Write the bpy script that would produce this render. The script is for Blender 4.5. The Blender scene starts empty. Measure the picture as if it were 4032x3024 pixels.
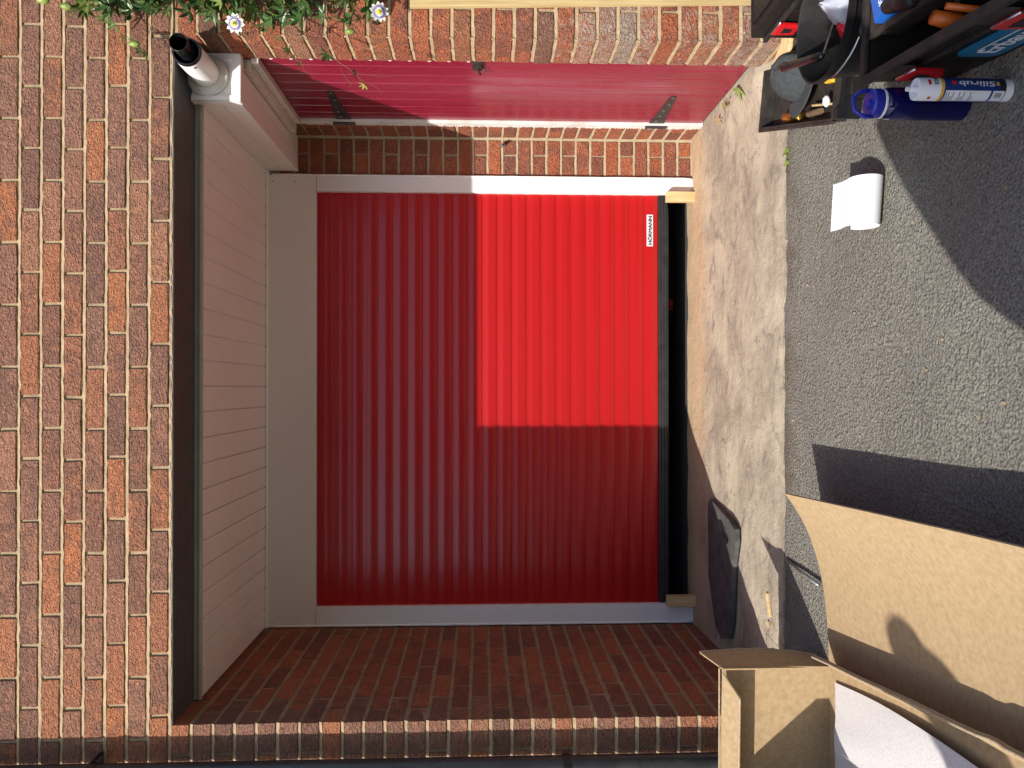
import bpy, bmesh, math, random
from mathutils import Vector, Matrix, noise
rnd = random.Random(11)
scene = bpy.context.scene
col = scene.collection

# ------------------------------------------------------------------ camera
F_PX, PITCH, YAW, CAM_H = 3036.0, math.radians(2.2), math.radians(0.35), 1.2
cd = bpy.data.cameras.new('camera'); cam = bpy.data.objects.new('camera', cd); col.objects.link(cam)
cd.sensor_fit = 'HORIZONTAL'; cd.sensor_width = 36.0; cd.lens = 36.0 * F_PX / 4032.0
cd.clip_start = 0.05; cd.clip_end = 500
fwd = Vector((math.sin(YAW) * math.cos(PITCH), math.cos(YAW) * math.cos(PITCH), -math.sin(PITCH)))
rgt = Vector((math.cos(YAW), -math.sin(YAW), 0)); upv = rgt.cross(fwd)
# the phone was held sideways: picture-right is world-down, picture-up is world-right
R3 = Matrix((-upv, rgt, -fwd)).transposed()
cam.matrix_world = Matrix.Translation((0, 0, CAM_H)) @ R3.to_4x4()
scene.camera = cam
scene.render.resolution_x, scene.render.resolution_y = 1024, 768

# ------------------------------------------------------------------ sky, sun, exposure
SUN = Vector((0.89, 1.0, -0.955)).normalized()
w = bpy.data.worlds.new('World'); scene.world = w; w.use_nodes = True
nt = w.node_tree; nt.nodes.clear()
sky = nt.nodes.new('ShaderNodeTexSky'); sky.sky_type = 'NISHITA'; sky.sun_disc = False
sky.sun_elevation = math.asin(-SUN.z); sky.sun_rotation = math.atan2(-SUN.x, -SUN.y)
sky.air_density = 1.0; sky.dust_density = 1.5; sky.ozone_density = 1.0
bg = nt.nodes.new('ShaderNodeBackground'); bg.inputs['Strength'].default_value = 0.15
ow = nt.nodes.new('ShaderNodeOutputWorld')
nt.links.new(sky.outputs[0], bg.inputs[0]); nt.links.new(bg.outputs[0], ow.inputs[0])
sd = bpy.data.lights.new('sun', 'SUN'); so = bpy.data.objects.new('sun', sd); col.objects.link(so)
sd.energy = 4.7; sd.angle = math.radians(0.53); sd.color = (1.0, 0.95, 0.88)
so.rotation_euler = SUN.to_track_quat('-Z', 'Y').to_euler()
so.location = (-4, -5, 6)
vs = scene.view_settings
vs.view_transform = 'Standard'; vs.look = 'None'; vs.gamma = 1.0; vs.exposure = 0.48; vs.use_curve_mapping = False
scene.render.engine = 'CYCLES'
scene.cycles.caustics_reflective = False; scene.cycles.caustics_refractive = False; scene.cycles.max_bounces = 8; scene.cycles.diffuse_bounces = 7

# ------------------------------------------------------------------ helpers: materials
def _n(nt, t, **k):
    n = nt.nodes.new(t)
    for a, b in k.items(): setattr(n, a, b)
    return n
def _mix(nt, fac, a, b, blend='MIX'):
    m = _n(nt, 'ShaderNodeMix', data_type='RGBA', blend_type=blend)
    for s, v in ((m.inputs[0], fac), (m.inputs[6], a), (m.inputs[7], b)):
        if isinstance(v, (int, float)): s.default_value = v
        elif isinstance(v, tuple): s.default_value = (v[0], v[1], v[2], 1)
        else: nt.links.new(v, s)
    return m.outputs[2]
def _ramp(nt, src, stops):
    r = _n(nt, 'ShaderNodeValToRGB'); e = r.color_ramp.elements
    while len(e) < len(stops): e.new(0.5)
    for i, (p, c) in enumerate(stops):
        e[i].position = p
        e[i].color = (c, c, c, 1) if isinstance(c, (int, float)) else (c[0], c[1], c[2], 1)
    nt.links.new(src, r.inputs[0]); return r.outputs[0]
def _noise(nt, vec, scale, detail=4, rough=0.55, dist=0.0):
    n = _n(nt, 'ShaderNodeTexNoise'); n.inputs['Scale'].default_value = scale
    n.inputs['Detail'].default_value = detail; n.inputs['Roughness'].default_value = rough
    n.inputs['Distortion'].default_value = dist
    nt.links.new(vec, n.inputs['Vector']); return n.outputs[0]
def _pos(nt, stretch=None):
    g = _n(nt, 'ShaderNodeNewGeometry').outputs['Position']
    if stretch:
        m = _n(nt, 'ShaderNodeMapping'); m.inputs['Scale'].default_value = stretch
        nt.links.new(g, m.inputs['Vector']); return m.outputs[0]
    return g
def _bump(nt, h, dist, strength=1.0, prev=None):
    b = _n(nt, 'ShaderNodeBump'); b.inputs['Strength'].default_value = strength; b.inputs['Distance'].default_value = dist
    nt.links.new(h, b.inputs['Height'])
    if prev is not None: nt.links.new(prev, b.inputs['Normal'])
    return b.outputs[0]
def new_mat(name):
    m = bpy.data.materials.new(name); m.use_nodes = True
    nt = m.node_tree; nt.nodes.clear()
    o = _n(nt, 'ShaderNodeOutputMaterial'); p = _n(nt, 'ShaderNodeBsdfPrincipled')
    nt.links.new(p.outputs[0], o.inputs[0])
    return m, nt, p
def pmat(name, c1, c2=None, scale=6, rough=0.55, spec=0.5, metal=0.0, bump=None, stretch=None, lo=0.35, hi=0.65,
         speck=None, rvar=0.1, objvar=0.0, alpha=None, trans=0.0, coat=0.0):
    """two tones broken up by noise, optional fine specks, optional bump (scale, distance)"""
    m, nt, p = new_mat(name)
    pos = _pos(nt, stretch)
    c2 = c2 or tuple(min(1, x * 0.82) for x in c1)
    n1 = _noise(nt, pos, scale, 6, 0.6)
    c = _mix(nt, _ramp(nt, n1, [(lo, 0.0), (hi, 1.0)]), c1, c2)
    if speck:
        sc, colr, amount = speck
        c = _mix(nt, _ramp(nt, _noise(nt, pos, sc, 2, 0.5), [(1 - amount - 0.04, 0.0), (1 - amount + 0.02, 1.0)]), c, colr)
    if objvar:
        oi = _n(nt, 'ShaderNodeObjectInfo').outputs['Random']
        c = _mix(nt, 1.0, c, _ramp(nt, oi, [(0.0, 1 - objvar), (1.0, 1.0)]), 'MULTIPLY')
    nt.links.new(c, p.inputs['Base Color'])
    if rvar:
        nt.links.new(_ramp(nt, _noise(nt, pos, scale * 2.3, 4), [(0.3, max(0, rough - rvar)), (0.7, min(1, rough + rvar))]), p.inputs['Roughness'])
    else: p.inputs['Roughness'].default_value = rough
    p.inputs['Specular IOR Level'].default_value = spec
    p.inputs['Metallic'].default_value = metal
    p.inputs['Transmission Weight'].default_value = trans
    p.inputs['Coat Weight'].default_value = coat
    if bump:
        nt.links.new(_bump(nt, _noise(nt, pos, bump[0], 5, 0.6), bump[1]), p.inputs['Normal'])
    return m

def brick_mat(name, stops, blotch, blotch_amt, gain=1.0):
    m, nt, p = new_mat(name)
    pos = _pos(nt); oi = _n(nt, 'ShaderNodeObjectInfo')
    c = _ramp(nt, oi.outputs['Random'], [(p_, tuple(min(0.9, x_ * gain) for x_ in c_)) for p_, c_ in stops])
    # burnt patches, different on every brick
    n1 = _noise(nt, pos, 16, 5, 0.62, 0.3)
    rr = _n(nt, 'ShaderNodeMath', operation='MULTIPLY'); nt.links.new(oi.outputs['Random'], rr.inputs[0]); rr.inputs[1].default_value = 7.31
    fr = _n(nt, 'ShaderNodeMath', operation='FRACT'); nt.links.new(rr.outputs[0], fr.inputs[0])
    ad = _n(nt, 'ShaderNodeMath', operation='MULTIPLY_ADD'); nt.links.new(fr.outputs[0], ad.inputs[0]); ad.inputs[1].default_value = 0.30; nt.links.new(n1, ad.inputs[2])
    c = _mix(nt, _ramp(nt, ad.outputs[0], [(0.58, 0.0), (0.78, blotch_amt)]), c, blotch)
    c = _mix(nt, _ramp(nt, _noise(nt, pos, 60, 6, 0.75), [(0.50, 0.0), (0.74, 0.45)]), c, (0.42, 0.22, 0.12))
    c = _mix(nt, _ramp(nt, _noise(nt, pos, 260, 3, 0.6), [(0.3, 0.0), (0.68, 0.32)]), c, (0.11, 0.055, 0.040), 'MIX')
    c = _mix(nt, _ramp(nt, _noise(nt, pos, 8, 4, 0.6), [(0.58, 0.0), (0.80, 0.25)]), c, (0.38, 0.22, 0.13))
    # pale lime residue on some bricks (object index 0..10)
    pi = _n(nt, 'ShaderNodeMath', operation='MULTIPLY_ADD'); nt.links.new(oi.outputs['Object Index'], pi.inputs[0]); pi.inputs[1].default_value = 0.045
    nt.links.new(_noise(nt, pos, 34, 6, 0.72), pi.inputs[2])
    c = _mix(nt, _ramp(nt, pi.outputs[0], [(0.74, 0.0), (0.92, 0.72)]), c, (0.42, 0.34, 0.27))
    nt.links.new(c, p.inputs['Base Color'])
    p.inputs['Roughness'].default_value = 0.85; p.inputs['Specular IOR Level'].default_value = 0.3
    vo = _n(nt, 'ShaderNodeTexVoronoi', feature='SMOOTH_F1'); vo.inputs['Scale'].default_value = 120; nt.links.new(_pos(nt, (1, 1, 1.5)), vo.inputs['Vector'])
    b1 = _bump(nt, _noise(nt, _pos(nt, (0.8, 0.8, 1.25)), 64, 5, 0.66, 1.0), 0.020, 1.0)
    b2 = _bump(nt, vo.outputs[0], 0.007, 0.8, b1)
    nt.links.new(b2, p.inputs['Normal'])
    return m

M = {}
M['brick_front'] = brick_mat('weathered_brick', [(0.0, (0.43, 0.160, 0.075)), (0.14, (0.29, 0.135, 0.090)), (0.34, (0.34, 0.155, 0.095)), (0.48, (0.50, 0.175, 0.072)), (0.58, (0.29, 0.145, 0.102)), (0.74, (0.40, 0.185, 0.108)), (0.88, (0.28, 0.135, 0.094)), (1.0, (0.44, 0.165, 0.080))], (0.170, 0.092, 0.072), 0.65, 1.08)
M['brick_porch'] = brick_mat('red_brick', [(0.0, (0.42, 0.125, 0.058)), (0.25, (0.36, 0.105, 0.050)), (0.5, (0.47, 0.150, 0.068)), (0.8, (0.39, 0.12, 0.062)), (1.0, (0.30, 0.10, 0.060))], (0.18, 0.085, 0.070), 0.65, 1.16)
M['mortar'] = pmat('buff_mortar', (0.43, 0.325, 0.200), (0.295, 0.218, 0.132), scale=22, rough=0.95, spec=0.15, bump=(180, 0.0035), speck=(300, (0.34, 0.25, 0.16), 0.34))
M['mortar_dim'] = pmat('shaded_buff_mortar', (0.33, 0.245, 0.16), (0.24, 0.175, 0.11), scale=18, rough=0.95, spec=0.15, bump=(180, 0.0035), speck=(300, (0.22, 0.16, 0.10), 0.36))  # buff mortar again, with the shade of the porch wall put into its colour
M['mortar_grey'] = pmat('grey_mortar', (0.42, 0.335, 0.22), (0.33, 0.26, 0.17), scale=18, rough=0.95, spec=0.15, bump=(180, 0.0035), speck=(300, (0.25, 0.21, 0.15), 0.36))
M['steel'] = pmat('dark_painted_steel', (0.060, 0.066, 0.072), (0.090, 0.086, 0.082), scale=9, rough=0.42, bump=(60, 0.001), stretch=(1, 4, 1))
M['upvc'] = pmat('white_plastic', (0.88, 0.875, 0.86), (0.84, 0.83, 0.81), scale=4, rough=0.34, spec=0.5, rvar=0.05)
M['upvc_matt'] = pmat('white_painted_board', (0.775, 0.775, 0.765), (0.75, 0.745, 0.73), scale=3, rough=0.42, spec=0.4, rvar=0.06)
M['upvc_dirty'] = pmat('weathered_white_plastic', (0.68, 0.675, 0.65), (0.50, 0.48, 0.44), scale=9, rough=0.45, lo=0.45, hi=0.75)
M['trim_grey'] = pmat('grey_green_trim', (0.42, 0.43, 0.38), (0.34, 0.35, 0.31), scale=10, rough=0.5)
M['sealant'] = pmat('white_sealant', (0.80, 0.80, 0.78), (0.72, 0.71, 0.69), scale=40, rough=0.35, rvar=0.05)
M['red'] = pmat('red_foiled_aluminium', (0.39, 0.0085, 0.010), (0.385, 0.0085, 0.010), scale=3, rough=0.24, spec=0.50, rvar=0)
M['rubber'] = pmat('black_rubber', (0.016, 0.016, 0.018), (0.03, 0.03, 0.032), scale=16, rough=0.45, spec=0.5)
M['maroon'] = pmat('maroon_plastic_boards', (0.195, 0.008, 0.026), (0.225, 0.013, 0.036), scale=3.2, rough=0.25, spec=0.5, stretch=(3, 3, 0.35), speck=(140, (0.34, 0.07, 0.11), 0.25))
M['iron'] = pmat('black_iron', (0.018, 0.017, 0.017), (0.035, 0.032, 0.030), scale=40, rough=0.5)
M['zinc'] = pmat('zinc_screw', (0.55, 0.55, 0.55), rough=0.35, metal=1.0)
M['wood'] = pmat('planed_softwood', (0.68, 0.50, 0.27), (0.56, 0.38, 0.18), scale=9, rough=0.6, spec=0.3, stretch=(6, 6, 0.7), lo=0.4, hi=0.6)
M['wood_old'] = pmat('sawn_softwood', (0.52, 0.40, 0.20), (0.40, 0.29, 0.13), scale=10, rough=0.75, spec=0.2, stretch=(7, 7, 0.5))
M['card'] = pmat('brown_cardboard', (0.385, 0.278, 0.158), (0.315, 0.220, 0.118), scale=60, rough=0.8, spec=0.2, stretch=(1, 1, 1), lo=0.38, hi=0.66, bump=(120, 0.0004))
M['card_edge'] = pmat('corrugated_card_edge', (0.50, 0.40, 0.27), (0.30, 0.22, 0.14), scale=220, rough=0.9, spec=0.1)
M['foam'] = pmat('white_foam_sheet', (0.62, 0.595, 0.585), (0.53, 0.505, 0.495), scale=130, rough=0.5, spec=0.4, bump=(160, 0.0012))
M['paper'] = pmat('white_paper', (0.66, 0.675, 0.71), (0.64, 0.655, 0.69), scale=3, rough=0.5, spec=0.3, rvar=0.03)
M['black_plastic'] = pmat('black_plastic', (0.007, 0.007, 0.0075), (0.012, 0.011, 0.0105), scale=30, rough=0.5, spec=0.3, speck=(160, (0.03, 0.026, 0.022), 0.28))
M['black_gloss'] = pmat('black_gloss_plastic', (0.010, 0.010, 0.012), rough=0.22, spec=0.5, rvar=0.04)
M['dusty_black'] = pmat('dusty_black_plastic', (0.014, 0.0125, 0.0115), (0.040, 0.032, 0.027), scale=14, rough=0.6, spec=0.3, speck=(120, (0.07, 0.055, 0.045), 0.30))
M['red_plastic'] = pmat('red_plastic', (0.55, 0.010, 0.014), rough=0.33)
M['blue_badge'] = pmat('teal_blue_plastic', (0.010, 0.135, 0.27), rough=0.35)
M['white_ink'] = pmat('white_print', (0.72, 0.74, 0.78), rough=0.5)
M['black_ink'] = pmat('black_print', (0.012, 0.012, 0.014), rough=0.5)
M['navy'] = pmat('navy_print', (0.006, 0.030, 0.17), rough=0.35)
M['yellow'] = pmat('yellow_plastic', (0.70, 0.42, 0.02), rough=0.4)
M['white_tube'] = pmat('white_cartridge_plastic', (0.78, 0.79, 0.82), rough=0.32, rvar=0.03)
M['bottle_blue'] = pmat('blue_clear_plastic', (0.004, 0.005, 0.085), (0.003, 0.003, 0.05), rough=0.12, rvar=0.03, trans=0.1)
M['blue_lid'] = pmat('blue_lid_plastic', (0.02, 0.03, 0.34), rough=0.35)
M['cloth'] = pmat('dark_grey_cotton', (0.038, 0.042, 0.046), (0.055, 0.06, 0.062), scale=60, rough=0.9, spec=0.2, bump=(500, 0.0006))
M['brass'] = pmat('brass', (0.75, 0.47, 0.12), rough=0.3, metal=1.0)
M['orange'] = pmat('orange_plastic', (0.60, 0.13, 0.012), rough=0.4)
M['blue_box'] = pmat('blue_card_print', (0.012, 0.10, 0.42), rough=0.4)
M['copper'] = pmat('dull_metal_pipe', (0.36, 0.40, 0.42), (0.22, 0.19, 0.17), scale=50, rough=0.4, metal=0.6)
M['bag'] = pmat('milky_plastic_bag', (0.62, 0.64, 0.72), (0.5, 0.5, 0.56), scale=12, rough=0.35, trans=0.25)
M['leaf'] = pmat('green_leaf', (0.050, 0.115, 0.024), (0.085, 0.16, 0.035), scale=30, rough=0.36, spec=0.5, objvar=0.55)
M['leaf_young'] = pmat('young_leaf', (0.24, 0.30, 0.06), (0.16, 0.24, 0.05), scale=30, rough=0.45, objvar=0.3)
M['stem'] = pmat('vine_stem', (0.12, 0.13, 0.035), (0.10, 0.055, 0.03), scale=30, rough=0.6)
M['petal'] = pmat('pale_petal', (0.74, 0.76, 0.62), (0.62, 0.62, 0.60), scale=60, rough=0.6)
M['corona'] = pmat('purple_filament', (0.09, 0.045, 0.30), (0.20, 0.15, 0.45), scale=90, rough=0.6)
M['pollen'] = pmat('yellow_green_flower_centre', (0.62, 0.52, 0.04), (0.42, 0.45, 0.06), scale=90, rough=0.6)
M['dry_leaf'] = pmat('dry_leaf', (0.50, 0.36, 0.12), (0.34, 0.22, 0.08), scale=40, rough=0.8, objvar=0.4)
M['dark_inside'] = pmat('dark_inside_shade', (0.05, 0.048, 0.045), rough=0.9)  # near-black tone that carries the shade of the inside in its colour
M['bristle'] = pmat('brown_bristle', (0.16, 0.10, 0.05), (0.08, 0.05, 0.03), scale=120, rough=0.9)
M['rubble'] = pmat('grey_rubble_dust', (0.07, 0.06, 0.055), (0.20, 0.18, 0.155), scale=60, rough=0.95, bump=(90, 0.006), lo=0.42, hi=0.62)
M['green'] = pmat('green_plastic', (0.03, 0.14, 0.07), rough=0.4)
M['rubber_mat'] = pmat('black_foam_mat', (0.095, 0.090, 0.087), (0.050, 0.046, 0.045), scale=14, rough=0.75, bump=(260, 0.0012))
M['skin'] = pmat('skin', (0.45, 0.28, 0.2), rough=0.5)
M['jacket'] = pmat('work_jacket', (0.03, 0.04, 0.06), rough=0.9)
M['grey_plastic'] = pmat('grey_downpipe_plastic', (0.020, 0.022, 0.025), (0.034, 0.035, 0.037), scale=12, rough=0.30, rvar=0.08)

def asphalt_mat():
    m, nt, p = new_mat('worn_asphalt'); pos = _pos(nt)
    c = _mix(nt, _ramp(nt, _noise(nt, pos, 150, 5, 0.72), [(0.36, 0.0), (0.64, 1.0)]), (0.125, 0.119, 0.098), (0.375, 0.355, 0.295))
    c = _mix(nt, _ramp(nt, _noise(nt, pos, 2.3, 4, 0.6), [(0.35, 0.0), (0.7, 0.45)]), c, (0.15, 0.138, 0.118))
    c = _mix(nt, _ramp(nt, _noise(nt, pos, 95, 2, 0.4), [(0.735, 0.0), (0.765, 0.85)]), c, (0.55, 0.53, 0.47))
    n5 = _noise(nt, pos, 5.5, 5, 0.72)
    mu = _n(nt, 'ShaderNodeMath', operation='MULTIPLY'); nt.links.new(_ramp(nt, n5, [(0.62, 0.0), (0.72, 1.0)]), mu.inputs[0]); nt.links.new(_ramp(nt, _noise(nt, pos, 70, 4, 0.7), [(0.52, 0.0), (0.66, 0.8)]), mu.inputs[1])
    c = _mix(nt, mu.outputs[0], c, (0.42, 0.40, 0.36))
    # brown dirt washed against the concrete edge
    sp = _n(nt, 'ShaderNodeSeparateXYZ'); nt.links.new(pos, sp.inputs[0])
    dn = _n(nt, 'ShaderNodeMath', operation='MULTIPLY_ADD'); nt.links.new(_noise(nt, pos, 3.2, 5, 0.65), dn.inputs[0]); dn.inputs[1].default_value = 0.75; nt.links.new(sp.outputs[1], dn.inputs[2])
    mr = _n(nt, 'ShaderNodeMapRange'); mr.inputs[1].default_value = 3.12; mr.inputs[2].default_value = 3.30; nt.links.new(dn.outputs[0], mr.inputs[0])
    md = _n(nt, 'ShaderNodeMath', operation='MULTIPLY'); nt.links.new(mr.outputs[0], md.inputs[0]); md.inputs[1].default_value = 0.75
    c = _mix(nt, md.outputs[0], c, (0.115, 0.088, 0.062))
    nt.links.new(c, p.inputs['Base Color']); p.inputs['Roughness'].default_value = 0.82; p.inputs['Specular IOR Level'].default_value = 0.35
    vo = _n(nt, 'ShaderNodeTexVoronoi', feature='F1'); vo.inputs['Scale'].default_value = 105; nt.links.new(pos, vo.inputs['Vector'])
    b1 = _bump(nt, vo.outputs[0], 0.009, 1.0); b2 = _bump(nt, _noise(nt, pos, 62, 5, 0.72), 0.014, 1.0, b1)
    nt.links.new(b2, p.inputs['Normal']); return m
def concrete_mat():
    m, nt, p = new_mat('stained_concrete'); pos = _pos(nt)
    st = _pos(nt, (0.85, 1.25, 1.0))
    c = _mix(nt, _ramp(nt, _noise(nt, st, 2.8, 6, 0.60, 0.6), [(0.38, 0.0), (0.66, 1.0)]), (0.44, 0.375, 0.280), (0.235, 0.192, 0.148))
    c = _mix(nt, _ramp(nt, _noise(nt, st, 24, 6, 0.7), [(0.45, 0.0), (0.75, 0.55)]), c, (0.46, 0.39, 0.29))
    c = _mix(nt, _ramp(nt, _noise(nt, st, 9, 5, 0.7, 0.8), [(0.52, 0.0), (0.66, 0.85)]), c, (0.19, 0.155, 0.125))
    sp = _n(nt, 'ShaderNodeSeparateXYZ'); nt.links.new(pos, sp.inputs[0])
    # fresh tan levelling strip along the door sill, with a ragged edge
    n4 = _noise(nt, pos, 7, 5, 0.7)
    ad = _n(nt, 'ShaderNodeMath', operation='MULTIPLY_ADD'); nt.links.new(n4, ad.inputs[0]); ad.inputs[1].default_value = 0.34; nt.links.new(sp.outputs[1], ad.inputs[2])
    c = _mix(nt, _ramp(nt, ad.outputs[0], [(0.0, 0.0), (1.0, 0.0)]), c, c)
    mr = _n(nt, 'ShaderNodeMapRange'); mr.inputs[1].default_value = 3.82; mr.inputs[2].default_value = 4.02; nt.links.new(ad.outputs[0], mr.inputs[0])
    mm = _n(nt, 'ShaderNodeMath', operation='MULTIPLY'); nt.links.new(mr.outputs[0], mm.inputs[0]); mm.inputs[1].default_value = 0.75
    c = _mix(nt, mm.outputs[0], c, (0.46, 0.31, 0.18))
    c = _mix(nt, _ramp(nt, _noise(nt, pos, 130, 3, 0.6), [(0.72, 0.0), (0.78, 0.6)]), c, (0.12, 0.09, 0.07))
    nt.links.new(c, p.inputs['Base Color']); p.inputs['Roughness'].default_value = 0.88; p.inputs['Specular IOR Level'].default_value = 0.25
    b1 = _bump(nt, _noise(nt, pos, 22, 6, 0.7), 0.012, 0.8); b2 = _bump(nt, _noise(nt, pos, 210, 4, 0.7), 0.002, 0.9, b1)
    nt.links.new(b2, p.inputs['Normal']); return m
M['asphalt'] = asphalt_mat(); M['concrete'] = concrete_mat()

# ------------------------------------------------------------------ helpers: meshes and things
ORG = {}
class MB:
    def __init__(s): s.v = []; s.f = []; s.m = []
    def add(s, vs, fs, mi=0):
        o = len(s.v); s.v += [tuple(v) for v in vs]
        for f in fs: s.f.append(tuple(o + i for i in f)); s.m.append(mi)
        return s
    def box(s, x0, x1, y0, y1, z0, z1, mi=0):
        vs = [(x, y, z) for z in (z0, z1) for y in (y0, y1) for x in (x0, x1)]
        return s.add(vs, [(0, 2, 3, 1), (4, 5, 7, 6), (0, 1, 5, 4), (2, 6, 7, 3), (0, 4, 6, 2), (1, 3, 7, 5)], mi)
    def obox(s, c, a, b, n, mi=0):
        c, a, b, n = Vector(c), Vector(a), Vector(b), Vector(n)
        vs = [c + a * i + b * j + n * k for k in (-1, 1) for j in (-1, 1) for i in (-1, 1)]
        fs = [(0, 2, 3, 1), (4, 5, 7, 6), (0, 1, 5, 4), (2, 6, 7, 3), (0, 4, 6, 2), (1, 3, 7, 5)]
        if a.cross(b).dot(n) < 0: fs = [f[::-1] for f in fs]
        return s.add(vs, fs, mi)
    def prism(s, pts, off, mi=0):
        off = Vector(off); n = len(pts); a = [Vector(p) for p in pts]; b = [p + off for p in a]
        fs = [tuple(range(n))[::-1], tuple(range(n, 2 * n))] + [(i, (i + 1) % n, n + (i + 1) % n, n + i) for i in range(n)]
        return s.add(a + b, fs, mi)
    def tube(s, path, r, n=10, cap=True, mi=0):
        path = [Vector(p) for p in path]; k = len(path); rs = r if isinstance(r, (list, tuple)) else [r] * k
        vs = []; ref = None
        for i, p in enumerate(path):
            d = (path[min(i + 1, k - 1)] - path[max(i - 1, 0)]).normalized()
            if ref is None: ref = d.orthogonal().normalized()
            a = (ref - d * ref.dot(d))
            a = a.normalized() if a.length > 1e-6 else d.orthogonal().normalized()
            ref = a; b = d.cross(a)
            vs += [p + (a * math.cos(2 * math.pi * j / n) + b * math.sin(2 * math.pi * j / n)) * rs[i] for j in range(n)]
        fs = [(i * n + j, i * n + (j + 1) % n, (i + 1) * n + (j + 1) % n, (i + 1) * n + j) for i in range(k - 1) for j in range(n)]
        if cap: fs += [tuple(range(n))[::-1], tuple(range((k - 1) * n, k * n))]
        return s.add(vs, fs, mi)
    def lathe(s, prof, c=(0, 0, 0), axis=(0, 0, 1), n=28, mi=0):
        ax = Vector(axis).normalized(); a = ax.orthogonal().normalized(); b = ax.cross(a); c = Vector(c); vs = []
        for r, h in prof: vs += [c + ax * h + (a * math.cos(2 * math.pi * j / n) + b * math.sin(2 * math.pi * j / n)) * max(r, 1e-5) for j in range(n)]
        k = len(prof)
        return s.add(vs, [(i * n + j, i * n + (j + 1) % n, (i + 1) * n + (j + 1) % n, (i + 1) * n + j) for i in range(k - 1) for j in range(n)], mi)
    def grid(s, fn, nu, nv, mi=0):
        vs = [fn(i / nu, j / nv) for j in range(nv + 1) for i in range(nu + 1)]
        return s.add(vs, [(j * (nu + 1) + i, j * (nu + 1) + i + 1, (j + 1) * (nu + 1) + i + 1, (j + 1) * (nu + 1) + i) for j in range(nv) for i in range(nu)], mi)
    def slab(s, fn, nu, nv, t, mi=0):
        """a curved sheet with real thickness t below its top surface"""
        top = [Vector(fn(i / nu, j / nv)) for j in range(nv + 1) for i in range(nu + 1)]
        W = nu + 1; nrm = []
        for j in range(nv + 1):
            for i in range(nu + 1):
                dx = top[j * W + min(i + 1, nu)] - top[j * W + max(i - 1, 0)]; dy = top[min(j + 1, nv) * W + i] - top[max(j - 1, 0) * W + i]
                nrm.append(dx.cross(dy).normalized())
        bot = [p - q * t for p, q in zip(top, nrm)]; N = len(top)
        fs = [(j * W + i, j * W + i + 1, (j + 1) * W + i + 1, (j + 1) * W + i) for j in range(nv) for i in range(nu)]
        fs += [tuple(N + k for k in f[::-1]) for f in fs[:nu * nv]]
        rim = [i for i in range(W)] + [j * W + nu for j in range(1, nv + 1)] + [nv * W + i for i in range(nu - 1, -1, -1)] + [j * W for j in range(nv - 1, 0, -1)]
        fs += [(rim[k], N + rim[k], N + rim[(k + 1) % len(rim)], rim[(k + 1) % len(rim)]) for k in range(len(rim))]
        return s.add(top + bot, fs, mi)
    def build(s, name, mat, parent=None, smooth=False, bevel=0.0, seg=2, auto=None):
        org = ORG.get(parent, Vector((0, 0, 0))) if parent else Vector((0, 0, 0))
        me = bpy.data.meshes.new(name)
        me.from_pydata([tuple(Vector(v) - org) for v in s.v], [], s.f)
        for mm in (mat if isinstance(mat, (list, tuple)) else [mat]): me.materials.append(mm)
        for i, p in enumerate(me.polygons): p.material_index = s.m[i]
        if bevel:
            bm = bmesh.new(); bm.from_mesh(me); bmesh.ops.remove_doubles(bm, verts=bm.verts, dist=1e-6)
            bmesh.ops.bevel(bm, geom=[e for e in bm.edges if len(e.link_faces) == 2 and e.calc_face_angle(0) > 0.5], offset=bevel, segments=seg, affect='EDGES', profile=0.6)
            bm.to_mesh(me); bm.free()
        if smooth:
            for p in me.polygons: p.use_smooth = True
            if auto: 
                bm = bmesh.new(); bm.from_mesh(me)
                for e in bm.edges:
                    if len(e.link_faces) == 2 and e.calc_face_angle(0) > auto: e.smooth = False
                bm.to_mesh(me); bm.free()
        me.update()
        o = bpy.data.objects.new(name, me); col.objects.link(o)
        if parent: o.parent = parent
        ORG[o] = org
        return o
def tag(o, label, cat, group=None):
    o['label'] = label; o['category'] = cat
    if group: o['group'] = group
    return o
def thing(name, loc, label, cat, group=None):
    o = bpy.data.objects.new(name, None); o.empty_display_size = 0.05; col.objects.link(o)
    o.location = loc; ORG[o] = Vector(loc)
    return tag(o, label, cat, group)
def struct(o): o['kind'] = 'structure'; return o
def text_geo(s, size=1.0, bold=0.0, spacing=1.0):
    cu = bpy.data.curves.new('lettering', 'FONT'); cu.body = s; cu.size = size; cu.offset = bold; cu.space_character = spacing
    cu.resolution_u = 3; ob = bpy.data.objects.new('lettering', cu); col.objects.link(ob)
    dg = bpy.context.evaluated_depsgraph_get(); me = bpy.data.meshes.new_from_object(ob.evaluated_get(dg))
    vs = [tuple(v.co) for v in me.vertices]; fs = [tuple(p.vertices) for p in me.polygons]
    bpy.data.objects.remove(ob); bpy.data.curves.remove(cu); bpy.data.meshes.remove(me)
    return vs, fs
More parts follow.
